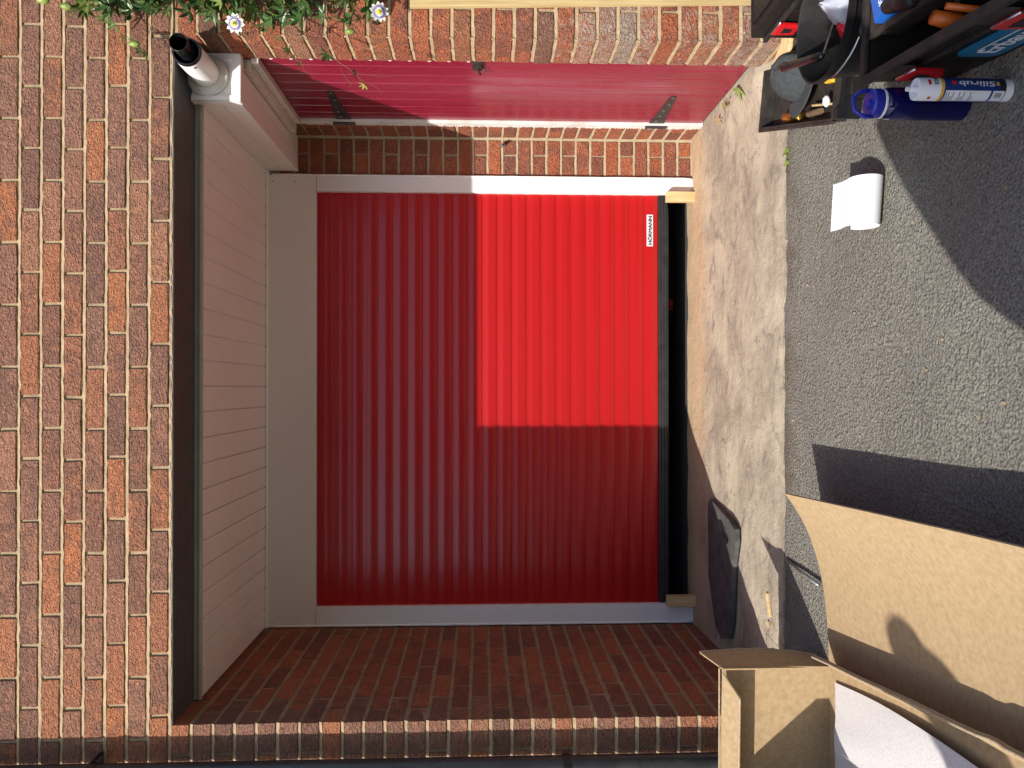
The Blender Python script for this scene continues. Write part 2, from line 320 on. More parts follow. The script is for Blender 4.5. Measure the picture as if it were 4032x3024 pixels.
def text_obj(name, s, height, width, fn, mat, parent, bold=0.0):
    """lettering fitted to width x height and laid on a surface by fn(x, y) with x, y centred"""
    vs, fs = text_geo(s, 1.0, 0.0)
    x0 = min(v[0] for v in vs); x1 = max(v[0] for v in vs); y0 = min(v[1] for v in vs); y1 = max(v[1] for v in vs)
    m = MB(); cx_, pts = 0.0, [fn(((v[0] - x0) / (x1 - x0) - 0.5) * width, ((v[1] - y0) / (y1 - y0) - 0.5) * height) for v in vs]
    o3, ux3, uy3 = Vector(fn(0, 0)), Vector(fn(width * 0.01, 0)), Vector(fn(0, height * 0.01))
    nn = (ux3 - o3).cross(uy3 - o3).normalized(); tx = (ux3 - o3).normalized(); ty = (uy3 - o3).normalized()
    for i, (a, b) in enumerate(((0, 0), (1, 0.3), (-1, -0.3), (0, 1), (0, -1))):
        m.add([tuple(Vector(p) + tx * a * bold * height + ty * b * bold * height * 0.6 + nn * 0.00012 * i) for p in pts], fs)
    return m.build(name, mat, parent)
def nz(x, y, z=0.0, s=1.0): return noise.noise(Vector((x * s, y * s, z * s)))

# ------------------------------------------------------------------ ground
def zg(y): return 0.0 if y < 1.7 else 0.055 * (min(y, 2.86) - 1.7) / 1.16
def axis(a, b, fine0, fine1, step, far):
    xs = []; x = a
    while x < fine0: xs.append(x); x += far
    x = fine0
    while x < fine1: xs.append(x); x += step
    x = fine1
    while x <= b: xs.append(x); x += far
    return xs
xs = axis(-80, 80, -2, 2, 0.05, 6.0); ys = axis(-80, 2.95, 1.0, 2.96, 0.04, 6.0)
m = MB(); m.add([(x, y, zg(y) + (0.004 * nz(x, y, 0, 4) if 1 < y < 2.9 and abs(x) < 2 else 0)) for y in ys for x in xs],
                [(j * len(xs) + i, j * len(xs) + i + 1, (j + 1) * len(xs) + i + 1, (j + 1) * len(xs) + i) for j in range(len(ys) - 1) for i in range(len(xs) - 1)])
struct(m.build('driveway', M['asphalt'], smooth=True))

def apron_edge(x): return 2.866 + 0.026 * nz(x, 0, 3.1, 4) + 0.013 * nz(x, 7, 0, 15) + 0.006 * nz(x, 9, 0, 47) + (0.05 * max(0, -0.55 - x) if x > -0.95 else 0.02)
def apron(u, v):
    x = -1.205 + u * 2.52; e = apron_edge(x); y = e + (4.02 - e) * v
    z = 0.070 + (0.121 - 0.070) * min(1, v * 1.12) + 0.0035 * nz(x, y, 1, 6) + 0.002 * nz(x, y, 2, 17)
    z += 0.046 * max(0, min(1, (x - 1.14) / 0.10)) * max(0, min(1, (y - 2.96) / 0.08)) * (1 - v)
    if v < 0.03: z -= 0.009
    return (x, y, z)
m = MB(); m.slab(apron, 110, 50, 0.08); struct(m.build('concrete_apron', M['concrete'], smooth=True, auto=0.7))
m = MB(); m.box(-1.6, 1.6, 4.015, 8.0, 0.04, 0.1195); struct(m.build('garage_floor', M['dark_inside']))  # floor coloured dark to stand in for the shade behind the door
m = MB()
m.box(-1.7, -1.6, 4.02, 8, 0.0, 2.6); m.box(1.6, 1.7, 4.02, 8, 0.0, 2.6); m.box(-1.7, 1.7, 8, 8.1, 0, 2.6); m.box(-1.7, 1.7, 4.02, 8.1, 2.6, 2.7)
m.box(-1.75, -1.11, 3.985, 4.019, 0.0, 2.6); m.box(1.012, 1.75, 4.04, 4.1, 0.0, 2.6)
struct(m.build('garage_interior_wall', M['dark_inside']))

# ------------------------------------------------------------------ brickwork
BL, BW, BH = 0.2095, 0.1025, 0.0630
def brick_mesh(i):
    """a hand-thrown looking brick: wandering arrises, softened edges, slightly uneven faces"""
    r = random.Random(100 + i); nx, ny = 5, 3; j = 0.0017
    plan = [(-0.5 + k / nx, -0.5) for k in range(nx)] + [(0.5, -0.5 + k / ny) for k in range(ny)] + [(0.5 - k / nx, 0.5) for k in range(nx)] + [(-0.5, 0.5 - k / ny) for k in range(ny)]
    plan = [(x * BL, y * BW) for x, y in plan]; n = len(plan); b = 0.0032
    def lv(inset, z, jz):
        out = []
        for x, y in plan:
            sx = 1 - 2 * inset / BL; sy = 1 - 2 * inset / BW; chip = max(0, r.gauss(0, 1) - 1.6) * 0.004 if inset > 0 else 0
            out.append((x * sx + r.uniform(-j, j) * 0.6, y * sy + r.uniform(-j, j) * 0.45, z + (r.uniform(-jz, jz) - chip) * (1 if z > 0 else -1)))
        return out
    v = lv(b, -BH / 2, j) + lv(0, -BH / 2 + b, j) + lv(0, BH / 2 - b, j) + lv(b, BH / 2, j)
    f = [tuple(range(n))[::-1], tuple(range(3 * n, 4 * n))]
    for l in range(3): f += [(l * n + k, l * n + (k + 1) % n, (l + 1) * n + (k + 1) % n, (l + 1) * n + k) for k in range(n)]
    me = bpy.data.meshes.new('brick'); me.from_pydata(v, [], f); me.update(); return me
BRICKS = [brick_mesh(i) for i in range(14)]
for me in BRICKS: me.materials.append(None)
def place_brick(root, x0, x1, y0, y1, zc, h, mat, pale=0):
    """one brick filling the plan rectangle; long side decides its turn"""
    o = bpy.data.objects.new('brick', rnd.choice(BRICKS)); col.objects.link(o); o.parent = root
    o.location = Vector(((x0 + x1) / 2, (y0 + y1) / 2, zc)) - ORG[root]
    sx, sy = x1 - x0, y1 - y0; flip = rnd.choice((1, -1))
    if sx >= sy: o.scale = (flip * sx / BL, flip * sy / BW, h / BH)
    else:
        o.rotation_euler = (0, 0, math.pi / 2); o.scale = (flip * sy / BL, flip * sx / BW, h / BH)
    o.location += Vector((rnd.uniform(-.0012, .0012), rnd.uniform(-.0012, .0012), rnd.uniform(-.0012, .0012)))
    o.rotation_euler.y += rnd.uniform(-.006, .006)
    o.material_slots[0].link = 'OBJECT'; o.material_slots[0].material = mat
    o.pass_index = pale
    return o
J = 0.0132
def run(a, b, pitch, off):
    """brick intervals of one course between a and b with a joint at off"""
    k = math.floor((a - off) / pitch); out = []
    x = off + k * pitch
    while x < b:
        p, q = max(a, x + J / 2), min(b, x + pitch - J / 2)
        if q - p > 0.03: out.append((p, q))
        x += pitch
    return out
def struck_joint(m, p0, p1, nrm, z, h, depth=0.007, perp_seed=0):
    """a weather-struck bed joint: set back at its top, flush at its foot"""
    p0, p1, nrm = Vector(p0), Vector(p1), Vector(nrm); L = (p1 - p0).length; n = max(2, int(L / 0.014))
    def fn(u, v):
        p = p0.lerp(p1, u); q = nz(p.x * 21 + perp_seed, p.y * 21, z * 37); q2 = nz(p.x * 47, p.y * 47, z * 11)
        d = [-depth, -depth * 0.72 + 0.0016 * q2, 0.0004 + 0.0020 * q + 0.0014 * q2, -depth][int(round(v * 3))]
        zz = [h / 2 + 0.002, h / 2 - 0.0010 + 0.0014 * q, -h / 2 + 0.0006 + 0.0020 * q2 + 0.0008 * q, -h / 2 - 0.003][int(round(v * 3))]
        c = p + nrm * d
        return (c.x, c.y, z + zz)
    m.grid(fn, n, 3)
    return m

# --- wall above the porch
YF, XL, XR = 2.81, -1.203, 1.278
ZL = 2.3191
wall = thing('brick_wall', (0, YF, ZL), 'weathered brown brick wall above the dark steel lintel', 'brick wall')
rows = 13; P0 = 0.0759
mm = MB(); mm.box(-2.25, 2.25, YF + 0.006, YF + 0.22, ZL + 0.0005, ZL + rows * P0)
offs_front = [1.046, 1.1853, 1.046 + 0.05, 1.1849, 1.0806, 0.9666, 1.0806, 0.9666, 1.08]
for k in range(rows):
    z = ZL + k * P0
    off = [1.046, 1.1853, 1.0860, 1.1849, 1.0765, 0.9666, 1.0806, 0.9640, 1.0780, 0.9660, 1.0790, 0.9650, 1.0800][k]
    for a, b in run(-2.24, 2.24, 0.2218, off):
        place_brick(wall, a, b, YF, YF + BW, z + P0 / 2, P0 - J, M['brick_front'])
    struck_joint(mm, (-2.24, YF, 0), (2.24, YF, 0), (0, -1, 0), z, J * 1.1)
mm.build('mortar', M['mortar'], wall)

# --- left pier and the long left wall of the porch
wl = thing('brick_wall', (XL, YF, 0.03), 'long shaded red brick porch wall left of the garage door, with its sunlit end pier', 'brick wall')
PL = 0.0766; mm = MB(); m2 = MB()
mm.box(-2.25, XL - 0.006, YF + 0.006, 3.99, 0.0, ZL - 0.001)
k = 0; z = ZL
while z > 0.05:
    z -= PL; zc = z + PL / 2; h = PL - J
    if k % 2 == 0:      # header shows on the pier, stretcher along the porch
        place_brick(wl, XL - BW, XL, YF, YF + BL, zc, h, M['brick_front'])
        for a, b in run(-2.24, XL - BW - J, 0.2218, XL - BW - J / 2): place_brick(wl, a, b, YF, YF + BW, zc, h, M['brick_front'])
        s0 = YF + BL + J
    else:
        place_brick(wl, XL - BL, XL, YF, YF + BW, zc, h, M['brick_front'])
        for a, b in run(-2.24, XL - BL - J, 0.2218, XL - BL - J / 2): place_brick(wl, a, b, YF, YF + BW, zc, h, M['brick_front'])
        s0 = YF + BW + J
    for a, b in run(s0, 3.985, 0.2235, s0 - J / 2 + rnd.uniform(-.006, .006)):
        place_brick(wl, XL - BW, XL, a, b, zc, h, M['brick_porch'], pale=(rnd.choice((0, 0, 2, 4)) if z < 0.7 else 0))
    struck_joint(mm, (-2.24, YF, 0), (XL + 0.001, YF, 0), (0, -1, 0), z, J * 1.05)
    struck_joint(m2, (XL, YF + 0.012, 0), (XL, 3.985, 0), (1, 0, 0), z, J * 1.05)
    k += 1
m2.box(XL - 0.012, XL - 0.0018, YF + 0.012, 3.985, 0.0, ZL - 0.0015)
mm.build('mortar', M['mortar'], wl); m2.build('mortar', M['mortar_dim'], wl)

# --- right pier with its reveal
wr = thing('brick_wall', (XR, YF, 0.03), 'sunlit brick pier right of the maroon gate, lower bricks lime-stained', 'brick wall')
PR = 0.0763; mm = MB()
YG0 = 3.013
mm.box(XR + 0.006, 2.25, YF + 0.006, YG0 - 0.004, 0.0, ZL - 0.001)
k = 0
for k in range(-3, 28):
    z = 0.2438 + PR * (k - 1) + 0.0; z0 = 0.2438 + k * PR - PR
    if z0 + PR > ZL - 0.004: break
    zc = z0 + PR / 2; h = PR - J
    pale = 0 if z0 > 1.05 else rnd.choice((0, 6, 8, 9, 10)) if z0 < 0.93 else 4
    ww = min(BL, YG0 - YF - 0.001)
    if k % 2 == 0:
        place_brick(wr, XR, XR + BW, YF, YF + ww, zc, h, M['brick_front' if k % 4 else 'brick_porch'], pale)
        for a, b in run(XR + BW + J, 2.24, 0.2218, XR + BW + J / 2): place_brick(wr, a, b, YF, YF + BW, zc, h, M['brick_porch'], pale)
    else:
        place_brick(wr, XR, XR + BL, YF, YF + BW, zc, h, M['brick_porch'], pale)
        for a, b in run(XR + BL + J, 2.24, 0.2218, XR + BL + J / 2): place_brick(wr, a, b, YF, YF + BW, zc, h, M['brick_front'], pale)
        place_brick(wr, XR, XR + BW, YF + BW + J, YF + ww, zc, h, M['brick_porch'], pale)
    struck_joint(mm, (XR - 0.001, YF, 0), (2.24, YF, 0), (0, -1, 0), z0, J * 1.1)
    struck_joint(mm, (XR, YF - 0.001, 0), (XR, YG0 - 0.005, 0), (-1, 0, 0), z0, J * 1.1)
mm.build('mortar', M['mortar'], wr)

# --- narrow return between the gate and the door frame
wb = thing('brick_wall', (XR, 3.93, 0.1), 'narrow red brick strip between the maroon gate and the white door frame', 'brick wall')
PB = 0.0752; mm = MB(); YR = 3.93
mm.box(1.07, 1.5, YR + 0.006, YR + 0.1, 0.05, 2.30); mm.box(XR + 0.006, 1.5, 3.748, YR + 0.05, 0.05, 2.30)
for k in range(0, 29):
    z0 = 0.1216 - PB + k * PB
    if z0 > 2.16: break
    zc = z0 + PB / 2; h = PB - J
    if k % 2 == 0: place_brick(wb, 1.070, 1.2655, YR, YR + BW, zc, h, M['brick_porch'])
    else:
        place_brick(wb, 1.070, 1.185, YR, YR + BW, zc, h, M['brick_porch']); place_brick(wb, 1.196, 1.2655, YR, YR + BW, zc, h, M['brick_porch'])
    if k % 2: place_brick(wb, XR, XR + BW, 3.752, YR - J, zc, h, M['brick_porch'])
    else:
        place_brick(wb, XR, XR + BW, 3.752, 3.812, zc, h, M['brick_porch']); place_brick(wb, XR, XR + BW, 3.822, YR - J, zc, h, M['brick_porch'])
    struck_joint(mm, (1.07, YR, 0), (1.2775, YR, 0), (0, -1, 0), z0, J)
    struck_joint(mm, (XR, 3.752, 0), (XR, YR, 0), (-1, 0, 0), z0, J)
def cove(u, v):
    z = 0.06 + u * 2.1; t = v * math.pi / 2; q = 0.0015 * nz(z * 20, v * 3)
    return (XR + 0.004 - (0.013 + q) * math.cos(t) , YR + 0.004 - (0.013 + q) * math.sin(t), z)
mm.grid(lambda u, v: cove(u, v), 50, 3)
mm.build('mortar', M['mortar_grey'], wb)

# ------------------------------------------------------------------ lintel and porch ceiling
m = MB(); m.box(XL + 0.001, XR - 0.001, YF + 0.004, 3.04, ZL - 0.007, ZL - 0.0006); m.box(XL + 0.001, XR - 0.001, YF + 0.0015, YF + 0.004, ZL - 0.010, ZL - 0.0006)
lintel = tag(m.build('steel_lintel', M['steel']), 'dark steel lintel plate under the brick wall over the porch opening', 'lintel')

ZS = 2.286
soff = thing('soffit', (0, 3.45, ZS), 'white tongue-and-groove plastic boarded ceiling over the garage porch', 'soffit')
XS0, XS1 = XL + 0.004, 1.262
m = MB(); m.box(XS0, XS1, 3.03, 3.918, ZS + 0.008, ZS + 0.02); m.build('backing', M['dark_inside'], soff)
x = XS0; bw = 0.1007
while x < XS1 - 0.01:
    x1 = min(x + bw, XS1); m = MB()
    prof = [(x + 0.0005, ZS + 0.0065), (x + 0.0055, ZS), (x1 - 0.0015, ZS), (x1 - 0.0005, ZS + 0.0010), (x1 - 0.0005, ZS + 0.0075), (x + 0.0005, ZS + 0.0075)]
    m.prism([(p[0], 3.032, p[1]) for p in prof], (0, 0.874, 0)); m.build('soffit_board', M['upvc'], soff); x = x1
m = MB(); m.tube([(XS0, 3.032, ZS + 0.006), (1.10, 3.032, ZS + 0.006)], 0.010, 12); m.box(XS0, 1.10, 3.026, 3.040, ZS + 0.006, ZL - 0.0075)
m.build('front_trim', M['trim_grey'], soff, smooth=True, auto=0.6)
m = MB(); m.prism([(XS0, 3.9085, ZS - 0.0005), (XS0, 3.9085, ZS - 0.006), (XS0, 3.914, ZS - 0.0125), (XS0, 3.926, ZS - 0.0125), (XS0, 3.926, ZS - 0.0005)], (XS1 - XS0, 0, 0))
m.build('back_trim', M['upvc'], soff)
for (sx, sy) in [(-1.12, 3.10), (-1.1, 3.86), (-0.45, 3.5), (0.2, 3.25), (0.31, 3.06), (0.72, 3.06), (0.5, 3.07), (-0.9, 3.06)]:
    m = MB(); m.lathe([(0, -0.0012), (0.003, -0.001), (0.0035, 0.0005)], (sx, sy, ZS), n=8); m.build('nail_head', M['trim_grey'], soff)

# ------------------------------------------------------------------ door frame
YD = 3.92
fr = thing('door_frame', (0, YD, 0.12), 'white garage door frame with deep head board and sealant edges', 'door frame')
m = MB(); m.box(-1.196, 1.0775, YD + 0.001, YD + 0.03, 2.0385, 2.2735); m.build('head_board', M['upvc_matt'], fr, bevel=0.0015)
m = MB(); m.box(0.9985, 1.0775, YD, YD + 0.045, 0.119, 2.0365); m.build('jamb', M['upvc_matt'], fr, bevel=0.0015)
m = MB(); m.box(-1.196, -1.1005, YD, YD + 0.045, 0.116, 2.0365); m.build('jamb', M['upvc_matt'], fr, bevel=0.0015)
def bead(x, z0, z1, seed, r0=0.0045):
    m = MB(); n = 46; pts = []; rs = []
    for i in range(n + 1):
        z = z0 + (z1 - z0) * i / n; pts.append((x + 0.0015 * nz(z * 14, seed), YD - 0.0005, z)); rs.append(r0 * (1 + 0.45 * nz(z * 30, seed, 4)))
    m.tube(pts, rs, 8); return m.build('sealant_bead', M['sealant'], fr, smooth=True)
bead(1.0800, 0.125, 2.255, 1); bead(-1.1935, 0.12, 2.270, 5, 0.0060)
for x, z in ((1.045, 2.2555), (1.045, 2.14), (-1.17, 2.255), (-1.155, 2.135)):
    m = MB(); m.lathe([(0, 0.0012), (0.0035, 0.0012), (0.0045, 0)], (x, YD + 0.0005, z), (0, -1, 0), 10); m.build('screw_head', M['trim_grey'], fr)

# ------------------------------------------------------------------ roller door
YS = 3.957
rd = thing('roller_door', (0, YS, 0.24), 'bright red horizontally slatted roller garage door, raised slightly off the floor', 'garage door')
PS = 0.0757; ZB = 0.2934
prof = [(0.0000, 0.0045), (0.0006, 0.0066), (0.003, 0.0076), (0.012, 0.0088), (0.024, 0.0096), (0.036, 0.0097), (0.044, 0.0093), (0.051, 0.0083), (0.060, 0.0070), (0.069, 0.0060), (0.0748, 0.0055), (0.0757, 0.0048)]
me_slat = None
for k in range(24):
    z = ZB + k * PS
    if z > 2.06: break
    m = MB(); pts = [(-1.125, YS - d, z + s) for s, d in prof]
    n = len(pts); A = pts; B = [(1.02, p[1], p[2]) for p in pts]
    bk = [(-1.125, YS + 0.008, z), (-1.125, YS + 0.008, z + PS)]
    m.prism([*A, bk[1], bk[0]], (2.145, 0, 0)); m.build('slat', M['red'], rd, smooth=True, auto=0.5)
# ribbed rubber foot seal that bellies out at its right end
sp_ = [(0.0, 0.000), (0.004, 0.0105), (0.012, 0.0110), (0.0145, 0.0070), (0.017, 0.0112), (0.027, 0.0116), (0.0295, 0.0075), (0.032, 0.0118), (0.041, 0.0120), (0.0435, 0.008), (0.046, 0.0115), (0.0515, 0.0095), (0.0535, 0.0)]
def seal(u, v):
    x = -1.12 + 2.135 * u; s, d = sp_[int(round(v * (len(sp_) - 1)))]
    bulge = 0.0
    if x > 0.4: bulge = 0.003 * math.sin((x - 0.4) / 0.6 * math.pi)
    up_ = 0.010 * max(0, (x - 0.90) / 0.1) ** 2 * (s / 0.0535)
    return (x, YS - 0.004 - d - bulge, ZB - 0.0008 - s * (1.0 + 0.02 * nz(x * 3, s * 9)) + up_)
m = MB(); m.grid(seal, 90, len(sp_) - 1); m.box(-1.12, 1.015, YS - 0.0035, YS + 0.006, ZB - 0.05, ZB - 0.001)
m.build('bottom_seal', M['rubber'], rd, smooth=True, auto=0.7)
bx0, bx1, bz0, bz1 = 0.7355, 0.8985, 0.3200, 0.3520; yb = YS - 0.0105
m = MB(); m.box(bx0, bx1, yb - 0.0015, yb + 0.002, bz0, bz1); plate = m.build('name_plate', M['white_tube'], rd, bevel=0.0006)
text_obj('lettering', 'HÖRMANN', 0.0225, 0.146, lambda x, y: ((bx0 + bx1) / 2 + x, yb - 0.0023, (bz0 + bz1) / 2 + y + 0.001), M['black_ink'], plate, bold=0.055)

for nm, x0, x1, lab in (('timber_block', 0.9535, 1.0035, 'pale sunlit softwood block under the right end of the red door'), ('timber_block', -1.1055, -1.052, 'shaded softwood block under the left end of the red door')):
    m = MB(); m.box(x0, x1, 3.880, 3.917, 0.1185, 0.2625); tag(m.build(nm, M['wood'], bevel=0.002), lab, 'wood block', 'blocks under the roller door')

# something left standing inside the dark garage
g = thing('tool_case', (0.47, 4.35, 0.12), 'dark case with a red clip just inside the garage gap', 'case')
m = MB(); m.box(0.36, 0.80, 4.28, 4.5, 0.1195, 0.26); m.build('body', M['black_plastic'], g, bevel=0.008)
m = MB(); m.box(0.44, 0.50, 4.270, 4.279, 0.135, 0.158); m.build('clip', M['red_plastic'], g, bevel=0.002)

# ------------------------------------------------------------------ maroon gate in the right side of the porch
XG = 1.290
gt = thing('gate', (XG, 3.36, 0.14), 'maroon vertical-boarded side gate beside the garage door', 'gate')
gl = [3.014, 3.052, 3.163, 3.277, 3.393, 3.513, 3.635, 3.702]
gl = [3.014, 3.090, 3.178, 3.266, 3.354, 3.442, 3.530, 3.618, 3.702]
for a, b in zip(gl[:-1], gl[1:]):
    m = MB(); pr = [(XG + 0.006, a + 0.0004), (XG + 0.0062, a + 0.0012), (XG, a + 0.005), (XG, b - 0.0010), (XG + 0.004, b - 0.0004), (XG + 0.018, b - 0.0004), (XG + 0.018, a + 0.0004)]
    m.prism([(p[0], p[1], 0.136) for p in pr], (0, 0, 1.99)); m.build('gate_board', M['maroon'], gt)
m = MB(); m.box(1.2775, 1.32, 3.7035, 3.747, 0.128, 2.09); post = m.build('hinge_post', M['upvc_dirty'], gt, bevel=0.002)
m = MB(); r2 = random.Random(4)
for i in range(150):
    z = 0.14 + 1.92 * i / 150; l = r2.uniform(0.001, 0.009); ww = r2.uniform(0.002, 0.007)
    m.obox((1.2768, 3.747 + l / 2, z), (0, l / 2, 0), (0, 0, ww), (0.0007, 0, 0))
m.build('paint_fringe', M['sealant'], post)
def hinge(zc, lab):
    h = MB(); yb, yt = 3.705, 3.362
    h.prism([(XG - 0.0005, yb, zc - 0.036), (XG - 0.0005, yb, zc + 0.036), (XG - 0.0005, yt + 0.004, zc + 0.013), (XG - 0.0005, yt, zc + 0.008), (XG - 0.0005, yt, zc - 0.008), (XG - 0.0005, yt + 0.004, zc - 0.013)][::-1], (-0.003, 0, 0))
    o = h.build('hinge_strap', M['iron'], gt)
    h = MB(); h.tube([(1.2725, 3.716, zc - 0.052), (1.2725, 3.716, zc + 0.052)], 0.008, 10); h.box(1.2735, 1.2772, 3.716, 3.742, zc - 0.05, zc + 0.05); h.build('hinge_knuckle', M['iron'], gt, smooth=True, auto=0.5)
    for t in (0.06, 0.26, 0.46, 0.68, 0.92):
        h = MB(); y = yb + (yt - yb) * t - 0.012; dz = 0.010 * (1 if int(t * 50) % 2 else -1) * (1 - t)
        h.lathe([(0, 0.0022), (0.004, 0.0018), (0.006, 0)], (XG - 0.0035, y, zc + dz), (-1, 0, 0), 10); h.build('screw_head', M['zinc'], o, smooth=True)
hinge(1.862, ''); hinge(0.356, '')
h = MB(); h.box(XG - 0.010, XG, 3.030, 3.100, 1.198, 1.240); lt = h.build('latch', M['iron'], gt, bevel=0.002)
h = MB(); h.box(XG - 0.020, XG - 0.010, 3.036, 3.050, 1.206, 1.232); h.tube([(XG - 0.014, 3.045, 1.219), (XG - 0.016, 3.085, 1.216), (XG - 0.022, 3.108, 1.208)], 0.005, 8); h.build('latch_lever', M['iron'], lt)
h = MB(); h.tube([(XG - 0.012, 3.075, 1.196), (XG - 0.020, 3.085, 1.193), (XG - 0.024, 3.108, 1.19)], 0.0035, 8); h.build('latch_ring', M['zinc'], lt)
for k in range(11):
    z = 2.017 - k * 0.0763; m = MB(); q = 0.8 + 0.4 * rnd.random()
    m.tube([(1.279, 3.011, z - 0.007 * q), (1.280, 3.0145, z), (1.279, 3.011, z + 0.007 * q)], [0.0015, 0.0030 * q, 0.0015], 6)
    m.build('sealant_dab', M['sealant'], gt, smooth=True)

# ------------------------------------------------------------------ boxed-in flue under the ceiling
bx = thing('flue_boxing', (1.19, 3.4, 2.13), 'white plastic box running along the porch ceiling corner above the maroon gate', 'pipe boxing')
BX0, BX1, BZ0, BZ1, BY0 = 1.098, 1.2765, 2.131, 2.2845, 2.972
m = MB(); m.box(BX0 + 0.002, BX0 + 0.010, BY0 + 0.004, 3.9285, BZ0 + 0.001, BZ0 + 0.074); m.build('side_board', M['upvc'], bx, bevel=0.0015)
m = MB(); m.box(BX0 + 0.002, BX0 + 0.010, BY0 + 0.004, 3.9285, BZ0 + 0.076, BZ1); m.build('side_board', M['upvc'], bx, bevel=0.0015)
m = MB(); m.box(BX0 + 0.012, 1.186, BY0 + 0.004, 3.9285, BZ0, BZ0 + 0.008); m.build('underside_board', M['upvc'], bx, bevel=0.0015)
m = MB(); m.box(1.1875, BX1, BY0 + 0.004, 3.9285, BZ0 + 0.0005, BZ0 + 0.0085); m.build('underside_board', M['upvc'], bx, bevel=0.0015)
m = MB(); m.box(BX0 - 0.001, BX0 + 0.022, BY0 + 0.03, 3.925, BZ0 - 0.003, BZ0 - 0.0005); m.box(BX0 - 0.001, BX0 + 0.0015, BY0 + 0.03, 3.925, BZ0 - 0.0004, BZ0 + 0.022); m.build('corner_trim', M['upvc'], bx)
# lowered strip that closes the top of the gate
m = MB(); m.box(1.236, 1.2768, 3.018, 3.76, 2.098, BZ0 - 0.0035); m.build('gate_head_trim', M['upvc_dirty'], bx, bevel=0.002)
m = MB(); m.box(1.262, 1.2895, 3.0165, 3.7025, 2.068, 2.097); m.build('gate_head_trim', M['upvc_dirty'], bx, bevel=0.003)
m = MB(); m.box(BX0, BX1 - 0.001, BY0, BY0 + 0.0035, BZ0 - 0.004, 2.305); fp = m.build('end_panel', M['upvc'], bx, bevel=0.001)
m = MB()
m.box(BX0 - 0.003, BX1, BY0 - 0.006, BY0 - 0.0005, BZ0 - 0.006, BZ0 + 0.018); m.box(BX0 - 0.003, BX0 + 0.019, BY0 - 0.0055, BY0 - 0.0005, BZ0 + 0.0185, 2.306); m.box(BX1 - 0.022, BX1, BY0 - 0.0055, BY0 - 0.0005, BZ0 + 0.0185, 2.306)
m.box(BX0 - 0.005, BX0 - 0.001, BY0 - 0.0055, BY0 + 0.03, BZ0 - 0.006, 2.306); m.box(BX0 - 0.003, BX1, BY0 - 0.0055, BY0 + 0.03, BZ0 - 0.010, BZ0 - 0.0065)
m.build('end_frame', M['upvc'], fp)

fx, fz = 1.190, 2.2435
fl = thing('boiler_flue', (fx, 2.95, fz), 'white boiler flue pipe with black terminal sticking out under the lintel', 'flue pipe')
m = MB(); m.lathe([(0.052, 0.001), (0.0775, 0.001), (0.0785, 0.006), (0.075, 0.011), (0.057, 0.016), (0.052, 0.024)], (fx, BY0 - 0.006, fz), (0, -1, 0), 48); m.build('wall_collar', M['upvc_dirty'], fl, smooth=True, auto=0.6)
m = MB(); m.lathe([(0.0505, -0.005), (0.0505, 0.205), (0.0490, 0.2065), (0.047, 0.2065), (0.047, 0.1)], (fx, BY0, fz), (0, -1, 0), 48); m.build('outer_pipe', M['upvc'], fl, smooth=True, auto=0.6)
m = MB(); m.lathe([(0.0468, 0.09), (0.0468, 0.2066), (0.0505, 0.2068), (0.0512, 0.215), (0.0495, 0.2195), (0.044, 0.2195), (0.0425, 0.205), (0.0425, 0.09), (0.0, 0.09)], (fx, BY0, fz), (0, -1, 0), 48); m.build('terminal', M['black_gloss'], fl, smooth=True, auto=0.5)
m = MB(); m.lathe([(0.0305, 0.091), (0.0305, 0.272), (0.0318, 0.274), (0.0318, 0.285), (0.0295, 0.286), (0.0288, 0.27), (0.0288, 0.10), (0.0, 0.10)], (fx + 0.003, BY0, fz + 0.002), (0, -1, 0), 40); m.build('inner_pipe', M['black_gloss'], fl, smooth=True, auto=0.5)
m = MB(); m.lathe([(0, 0.0025), (0.0035, 0.002), (0.005, 0)], (fx - 0.046, BY0 - 0.19, fz - 0.021), (-0.9, 0, -0.42), 8); m.build('screw_head', M['black_ink'], fl)

# overflow stub by the gate
pv = thing('overflow_pipe', (1.238, 3.93, 1.10), 'short metal pipe stub sticking out of the brick strip beside the gate', 'pipe')
m = MB(); m.lathe([(0.0085, -0.02), (0.0085, 0.035), (0.0065, 0.036), (0.006, 0.01), (0, 0.01)], (1.238, 3.928, 1.104), (-0.05, -0.95, -0.28), 16); m.build('tube', M['copper'], pv, smooth=True, auto=0.6)

# ------------------------------------------------------------------ rainwater downpipe on the left
dp = thing('downpipe', (-1.342, 2.748, 0.03), 'dark grey plastic rainwater downpipe on the left brick pier', 'downpipe')
m = MB(); m.lathe([(0.034, 0.0), (0.034, 3.4)], (-1.3425, 2.748, 0.03), n=32); m.build('pipe', M['grey_plastic'], dp, smooth=True)
for z in (2.56, 0.9):
    m = MB(); m.lathe([(0.0345, -0.014), (0.037, -0.013), (0.037, 0.013), (0.0345, 0.014)], (-1.3425, 2.748, z), n=32); m.box(-1.352, -1.333, 2.783, 2.811, z - 0.012, z + 0.012)
    if z > 2: m.tube([(-1.305, 2.755, z), (-1.298, 2.795, z - 0.004), (-1.300, 2.812, z - 0.004)], 0.0065, 10)
    m.build('pipe_clip', M['black_gloss'], dp, smooth=True, auto=0.5)

